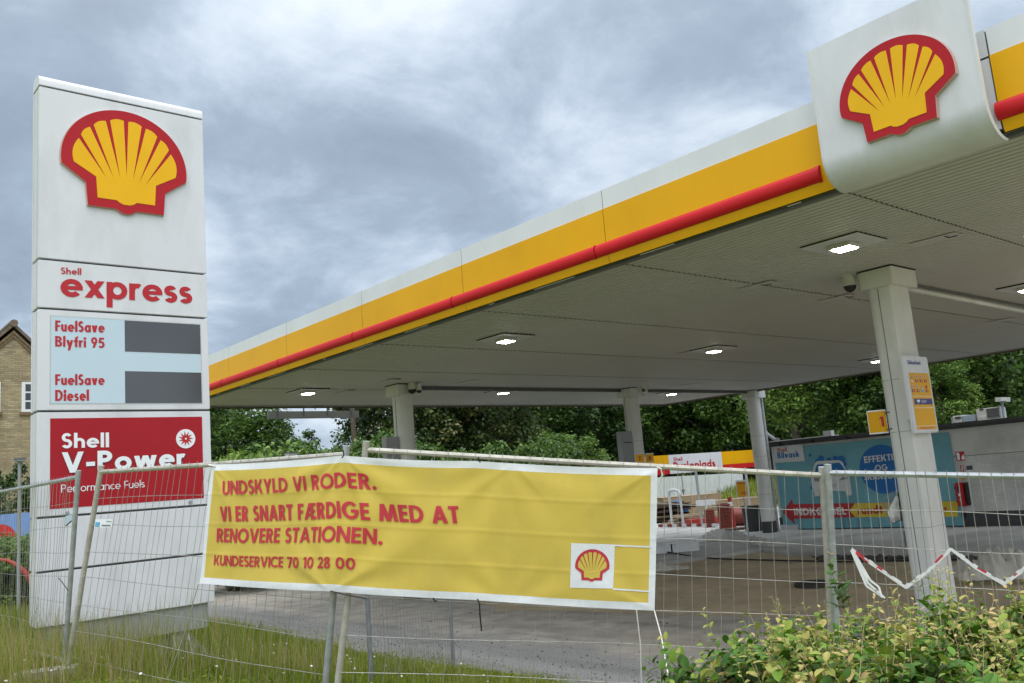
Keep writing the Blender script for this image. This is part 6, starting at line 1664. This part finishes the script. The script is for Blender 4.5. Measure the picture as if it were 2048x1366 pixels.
# a dark wood behind them that reads as one mass
Vs, Fs, Ts = [], [], []; rg = np.random.default_rng(5); base = 0
V0, F0, T0, _ = crown_data(31, 110, 80, .42, (5.6, 5.6, 6.0), .28)
for i, px_ in enumerate(np.linspace(800, 2150, 20)):
    x, y = at_px(px_, 92 + 5 * math.sin(i * 2.2)); a = i * 1.7
    Rm = np.array([[math.cos(a), -math.sin(a), 0], [math.sin(a), math.cos(a), 0], [0, 0, 1]])
    for zc in (3.4, 10.0):
        Vs.append((V0 @ Rm.T) * [1, 1, 1.0] + [x, y, zc]); Fs.append(F0 + base); base += len(V0); Ts.append(T0 * .8)
tag(npobj('distant_wood', np.concatenate(Vs), np.concatenate(Fs), 'leaf_dark', None, np.concatenate(Ts)), 'dark distant wood filling the view behind the trees', 'wood', kind='stuff')
G2 = 'bushes along the far edge of the forecourt'
for i, (px_, dp, zc, kd, sx_, sz_, lb_) in enumerate((
    (465, 27.5, 2.20, 'bushp', 1.15, 1.90, 'leafy bush beside the price sign, left of the small lamp'),
    (545, 29.5, 2.30, 'bushp', 1.30, 1.80, 'leafy bush behind the small lamp, just above the banner'),
    (625, 31.0, 2.45, 'bush', 1.30, 1.75, 'leafy bush below the sky gap, above the banner joint'),
    (700, 33.0, 2.50, 'bushp', 1.40, 1.80, 'leafy bush below the utility pole'),
    (765, 34.0, 2.70, 'bush', 1.30, 1.90, 'leafy bush at the left side of the leftmost column'),
    (880, 36.0, 2.10, 'bush', 1.40, 1.90, 'leafy bush right of the leftmost column above the banner'),
    (980, 37.0, 2.10, 'bush', 1.40, 1.80, 'leafy bush above the middle of the banner'),
    (1085, 36.0, 2.30, 'bush', 1.30, 1.70, 'leafy bush with pale flowers left of the middle column'),
    (668, 52, 1.9, 'bush', 2.0, 2.0, 'hazy bush at the bottom of the sky gap'))):
    x, y = at_px(px_, dp); tree(kd, lb_, x, y, zc, sx_, sz_, i * 2.1, 'leafy_bush', 'bush', False, G2)
for i, (px_, dp, zc, kd, sx_, lb_) in enumerate((
    (18, 18.5, .56, 'bushs', .95, 'green shrub under the red hose at the left edge'),
    (62, 19.5, .60, 'bushs', .95, 'green shrub touching the left side of the price sign'),
    (-40, 18, .58, 'bushs', 1.0, 'green shrub cut by the left picture edge'),
    (12, 27, 2.55, 'shrub', 1.1, 'dark evergreen shrub before the brick house, beside the post lamp'))):
    x, y = at_px(px_, dp); x2 = min(x, 6.5)
    tree(kd, lb_, x, y, zc + (.9 if dp < 20 else .4), sx_, .8 if dp < 20 else 1.4, i * 2.0, 'garden_shrub', 'shrub', False, 'shrubs at the left edge')

# hedge in the lower right: shoots with single leaves
def leaf3(p, d, n, L, W, fold):
    """one leaf of six faces folded along its midrib"""
    s = np.cross(d, n); s /= np.linalg.norm(s) + 1e-9
    rows_ = ((0, 0), (.28, .82), (.58, 1.0), (.84, .62), (1, 0))
    P = []; 
    for t, w_ in rows_:
        c = p + d * L * t - n * L * .18 * t * t
        P.append((c - s * W * w_ * .5 + n * fold * w_ * W, c, c + s * W * w_ * .5 + n * fold * w_ * W))
    V = [P[0][1], P[1][0], P[1][1], P[1][2], P[2][0], P[2][1], P[2][2], P[3][0], P[3][1], P[3][2], P[4][1]]
    F = [(0, 1, 2, 2), (0, 2, 3, 3), (1, 4, 5, 2), (2, 5, 6, 3), (4, 7, 8, 5), (5, 8, 9, 6), (7, 10, 8, 8), (8, 10, 9, 9)]
    return V, F
rn = random.Random(17)
hv = [0, []]; HV, HF, HT = [], [], []; stem_old, stem_new = MB(), MB()
def add_leaf(p, d, n, L, W, tint):
    V, F = leaf3(p, d, n, L, W, rn.uniform(.05, .28)); b = len(HV); HV.extend(V); HF.extend([tuple(i + b for i in q) for q in F]); HT.extend([tint] * len(V))
fr_, ff_ = np.array([_r[0], _r[1], 0]), np.array([_f[0], _f[1], 0])
def hedge_pt(r, f, z): return fr_ * r + ff_ * f + np.array([0, 0, z])
def unit(v): v = np.asarray(v, float); return v / (np.linalg.norm(v) + 1e-9)
def hedge_top(r, f):
    e_ = min(1, max(0, (r - .52) / .28)); 
    return 1.0 + .74 * e_ ** .5 + .05 * math.sin(r * 6 + f * 3) + .03 * math.sin(r * 13 - f * 7)
def shoot(p, d, L, nl, tone, lsize):
    pts = [p]; dd = unit(d); q = p.copy()
    for k in range(4):
        dd = unit(dd + np.array([rn.uniform(-.18, .18), rn.uniform(-.18, .18), rn.uniform(-.05, .12)])); q = q + dd * L / 4; pts.append(q.copy())
    (stem_new if tone > .55 else stem_old).tube(pts, [.0019, .0016, .0012, .0009, .0005], 4, cap=False)
    for k in range(nl):
        t = (k + .6) / nl; i = min(3, int(t * 4)); c = lerp(pts[i], pts[i + 1], t * 4 - i); ax = unit(pts[i + 1] - pts[i])
        a = k * 2.4 + rn.uniform(-.5, .5)
        s1 = unit(np.cross(ax, [.3, .2, 1])); s2 = np.cross(ax, s1)
        o = s1 * math.cos(a) + s2 * math.sin(a)
        dl = unit(o * rn.uniform(.7, 1.1) + ax * rn.uniform(.25, .8) + np.array([0, 0, rn.uniform(-.35, .15)]))
        nn = unit(np.cross(np.cross(dl, ax if abs(dl @ ax) < .95 else [0, 0, 1]), dl) + np.array([0, 0, .45]) + np.array([rn.uniform(-.3, .3), rn.uniform(-.3, .3), 0]))
        if nn[2] < 0: nn = -nn
        nn = unit(nn - dl * (nn @ dl))
        sz = lsize * (1.1 - .62 * t ** 2) * rn.uniform(.7, 1.2)
        tint = min(1, max(0, tone + .20 * (t - .4) + rn.gauss(0, .09)))
        add_leaf(c, dl, nn, sz, sz * rn.uniform(.5, .66), tint)
n_sh = 0
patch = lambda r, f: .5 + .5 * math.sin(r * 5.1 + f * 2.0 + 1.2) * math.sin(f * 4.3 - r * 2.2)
for k in range(3200):
    r = rn.uniform(.56, 2.9); f = rn.uniform(2.0, 3.75)
    if r > .64 * f + .35: continue
    z = hedge_top(r, f) - abs(rn.gauss(0, .10))
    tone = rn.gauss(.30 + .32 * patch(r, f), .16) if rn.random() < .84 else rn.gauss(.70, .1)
    shoot(hedge_pt(r, f, z - .10), (rn.uniform(-.7, .7), rn.uniform(-.7, .7), 1), rn.uniform(.10, .24), rn.randint(7, 11), tone, rn.uniform(.038, .072))
for k in range(900):            # far and left flanks, and the inside, its shade put into darker tints
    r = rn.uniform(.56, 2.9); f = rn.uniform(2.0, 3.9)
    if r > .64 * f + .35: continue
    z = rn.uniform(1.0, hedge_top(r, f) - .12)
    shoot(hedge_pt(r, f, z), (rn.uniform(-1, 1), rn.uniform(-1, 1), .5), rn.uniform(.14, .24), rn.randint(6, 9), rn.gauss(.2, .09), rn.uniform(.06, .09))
for k in range(380):            # left face
    f = rn.uniform(2.1, 3.8); r = .55 + abs(rn.gauss(0, .05)); z = rn.uniform(1.0, hedge_top(r + .1, f))
    shoot(hedge_pt(r, f, z), (-fr_[0] * .9 + rn.uniform(-.4, .4), -fr_[1] * .9 + rn.uniform(-.4, .4), .55), rn.uniform(.10, .19), rn.randint(5, 9), rn.gauss(.36, .13), rn.uniform(.045, .072))
for k in range(230):            # long young tips that stand above the top
    r = rn.uniform(.55, 2.9); f = rn.uniform(2.6, 3.75)
    if r > .64 * f + .35: continue
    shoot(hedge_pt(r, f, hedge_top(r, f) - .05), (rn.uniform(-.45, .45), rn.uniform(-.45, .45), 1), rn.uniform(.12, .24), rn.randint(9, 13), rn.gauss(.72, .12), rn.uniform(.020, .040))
# a tall leafy shoot in front of the fence post
q = at_d(1690, 1225, 3.1)
for k in range(3): shoot(q + [rn.uniform(-.03, .03), rn.uniform(-.03, .03), 0], (-.12, .1, 1), .22 - .04 * k, 8, .30, .055)
h0 = hedge_pt(1.4, 2.9, 1.0)
t = thing('hedge', 'leafy hedge of green and yellowish leaves in the lower right', 'hedge', (h0[0], h0[1], .8))
F4 = np.array([q for q in HF])
me_o = MB(); me_o.v = [tuple(v) for v in HV]; me_o.f = [tuple(dict.fromkeys(q)) for q in HF]; me_o.m = [0] * len(HF)
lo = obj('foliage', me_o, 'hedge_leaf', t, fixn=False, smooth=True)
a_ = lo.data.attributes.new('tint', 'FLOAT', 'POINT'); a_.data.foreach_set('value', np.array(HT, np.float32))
obj('twigs', stem_old, 'twig', t, fixn=False); obj('young_twigs', stem_new, 'twig_pale', t, fixn=False)
mb = MB()
for k in range(26):
    r, f = rn.uniform(.55, 2.4), rn.uniform(2.2, 3.6); z = hedge_top(r, f); p = hedge_pt(r, f, 0)
    mb.tube([(p[0], p[1], gz(p[0], p[1]) - .05), (p[0] + rn.uniform(-.08, .08), p[1] + rn.uniform(-.08, .08), z * .62), (p[0] + rn.uniform(-.15, .15), p[1] + rn.uniform(-.15, .15), z - .14)], [.012, .009, .004], 5)
obj('stems', mb, 'twig', t)

# grass: blades only where the bank can be seen
rg = np.random.default_rng(8)
def grass_patch(n, xr, yr, hmin, hmax, wid, keep=None, dry=0.0, lean=.35):
    x = rg.uniform(*xr, n); y = rg.uniform(*yr, n)
    d = np.stack([x, y, np.zeros(n)], 1)
    z = ground_z(x, y)
    q = (np.stack([x, y, z + .2], 1) - EYEP) @ CM.T
    px_ = 1024 + FPX * q[:, 0] / q[:, 2]; py_ = 683 + FPX * q[:, 1] / q[:, 2]
    ok = (q[:, 2] > .5) & (px_ > -160) & (px_ < 2150) & (py_ < 1480) & (x < bank_edge(y) + .05 + .2 * np.sin(y * 2.3) + .15 * np.sin(y * 5.1) + rg.normal(0, .22, n))
    if keep is not None: ok &= keep(x, y)
    x, y, z = x[ok], y[ok], z[ok]; n = len(x)
    clump = .5 + .5 * np.sin(x * 2.3 + 1.1 * np.sin(y * 1.7)) * np.sin(y * 1.9 + x * .7)
    h = rg.uniform(hmin, hmax, n) * (.55 + .75 * clump)
    edge = np.clip((bank_edge(y) - x) / 1.0, .3, 1); h *= edge
    h *= 1 - .92 * np.exp(-(((x - 4.15) / .75) ** 4 + ((y - 10.6) / 1.0) ** 4)); h *= 1 - .5 * np.exp(-(((x - 1.9) / .5) ** 2 + ((y - 7.6) / .8) ** 2))
    a = rg.uniform(0, 2 * np.pi, n); la = rg.uniform(0, 2 * np.pi, n); ln = np.abs(rg.normal(0, lean, n)) * h
    w_ = wid * rg.uniform(.6, 1.3, n)
    dx, dy = np.cos(a) * w_, np.sin(a) * w_
    B = np.stack([x, y, z - .01], 1); S_ = np.stack([dx, dy, 0 * dx], 1)
    Mid = B + np.stack([np.cos(la) * ln * .35, np.sin(la) * ln * .35, h * .55], 1)
    Tp = B + np.stack([np.cos(la) * ln, np.sin(la) * ln, h * (1 - .25 * (ln / h) ** 2)], 1)
    V = np.stack([B - S_, B + S_, Mid + S_ * .8, Mid - S_ * .8, Tp + S_ * .12, Tp - S_ * .12], 1).reshape(-1, 3)
    b = np.arange(n) * 6
    F = np.concatenate([np.stack([b, b + 1, b + 2, b + 3], 1), np.stack([b + 3, b + 2, b + 4, b + 5], 1)])
    dryness = np.clip(dry + .60 * np.exp(-(((x - 2.0) / .9) ** 2 + ((y - 8.6) / 2.4) ** 2)) + .18 * np.sin(x * 1.3 + y * .8), 0, .75)
    T = np.clip(rg.normal(.38, .20, n) + np.where(rg.random(n) < dryness + .03, .42, 0), 0, 1)
    return V, F, np.repeat(T, 6)
parts = [grass_patch(210000, (.8, 8.1), (3.5, 13), .04, .19, .0036, lean=.65),
         grass_patch(70000, (.5, 9.2), (12, 26), .12, .34, .006),
         grass_patch(6000, (.8, 7.3), (3.5, 14), .22, .42, .0020, dry=.45, lean=.25),
         grass_patch(5000, (1.5, 4.8), (8.2, 11.2), .35, .75, .0022, dry=.6, lean=.25)]
# broad weed leaves among the blades
n = 26000; x = rg.uniform(.8, 8.0, n); y = rg.uniform(3.5, 14, n); ok = (x < bank_edge(y) - .1 + rg.normal(0, .2, n)) & (np.sin(x * 3.1 + y) * np.sin(y * 2.7 - x) > -.25); x, y = x[ok], y[ok]
Pw = np.stack([x, y, ground_z(x, y) + rg.uniform(.01, .10, len(x))], 1)
Vw, Fw = leaf_quads(Pw, np.stack([rg.normal(0, .6, len(x)), rg.normal(0, .6, len(x)), np.ones(len(x))], 1), .045, rg)
parts.append((Vw, Fw, np.repeat(np.clip(rg.normal(.34, .16, len(x)), 0, .7), 4)))
Vs, Fs, Ts, b = [], [], [], 0
for V, F, T in parts: Vs.append(V); Fs.append(F + b); Ts.append(T); b += len(V)
tag(npobj('grass', np.concatenate(Vs), np.concatenate(Fs), 'grass', None, np.concatenate(Ts)), 'tall green grass with dry stalks on the roadside bank', 'grass', kind='stuff')
# grass on the far mound
n = 9000; x = rg.uniform(46, 66, n); y = rg.uniform(26, 46, n); z = -.05 + 1.5 * np.exp(-(((x - 60) / 7) ** 2 + ((y - 37) / 7) ** 2))
h = rg.uniform(.15, .5, n); a = rg.uniform(0, 6.28, n); s_ = np.stack([np.cos(a), np.sin(a), 0 * a], 1) * .03; B = np.stack([x, y, z], 1); Tp = B + np.stack([rg.normal(0, .12, n), rg.normal(0, .12, n), h], 1)
V = np.stack([B - s_, B + s_, Tp + s_ * .2, Tp - s_ * .2], 1).reshape(-1, 3)
tag(npobj('far_grass', V, np.arange(4 * n).reshape(-1, 4), 'grass', None, np.repeat(np.clip(rg.normal(.42, .15, n), 0, 1), 4)), 'rough green grass on the mound before the white sheet fence', 'grass', kind='stuff')
# white clover heads and petals in the grass
n = 120; x = rg.uniform(1.2, 6.2, n); y = rg.uniform(4.5, 12.5, n); mb = MB()
for i in range(n):
    rock(mb, (x[i], y[i], gz(x[i], y[i]) + rn.uniform(.10, .24)), rn.uniform(.008, .016), .7, rn)
tag(obj('clover_flowers', mb, 'petal'), 'tiny white flowers scattered through the grass', 'flowers', kind='stuff')

# loose stones on the gravel and asphalt near the bank
mb = MB()
for k in range(420):
    y = rn.uniform(6.5, 19); x = float(bank_edge(y)) + abs(rn.gauss(.3, .9)); rock(mb, (x, y, -.09), rn.uniform(.006, .018), .6, rn)
for k in range(160):
    x, y = rn.uniform(9, 20), rn.uniform(4, 15); rock(mb, (x, y, -.086), rn.uniform(.008, .022), .5, rn)
tag(obj('loose_stones', mb, 'broken'), 'loose grey stones scattered over the forecourt behind the fence', 'stones', kind='stuff')
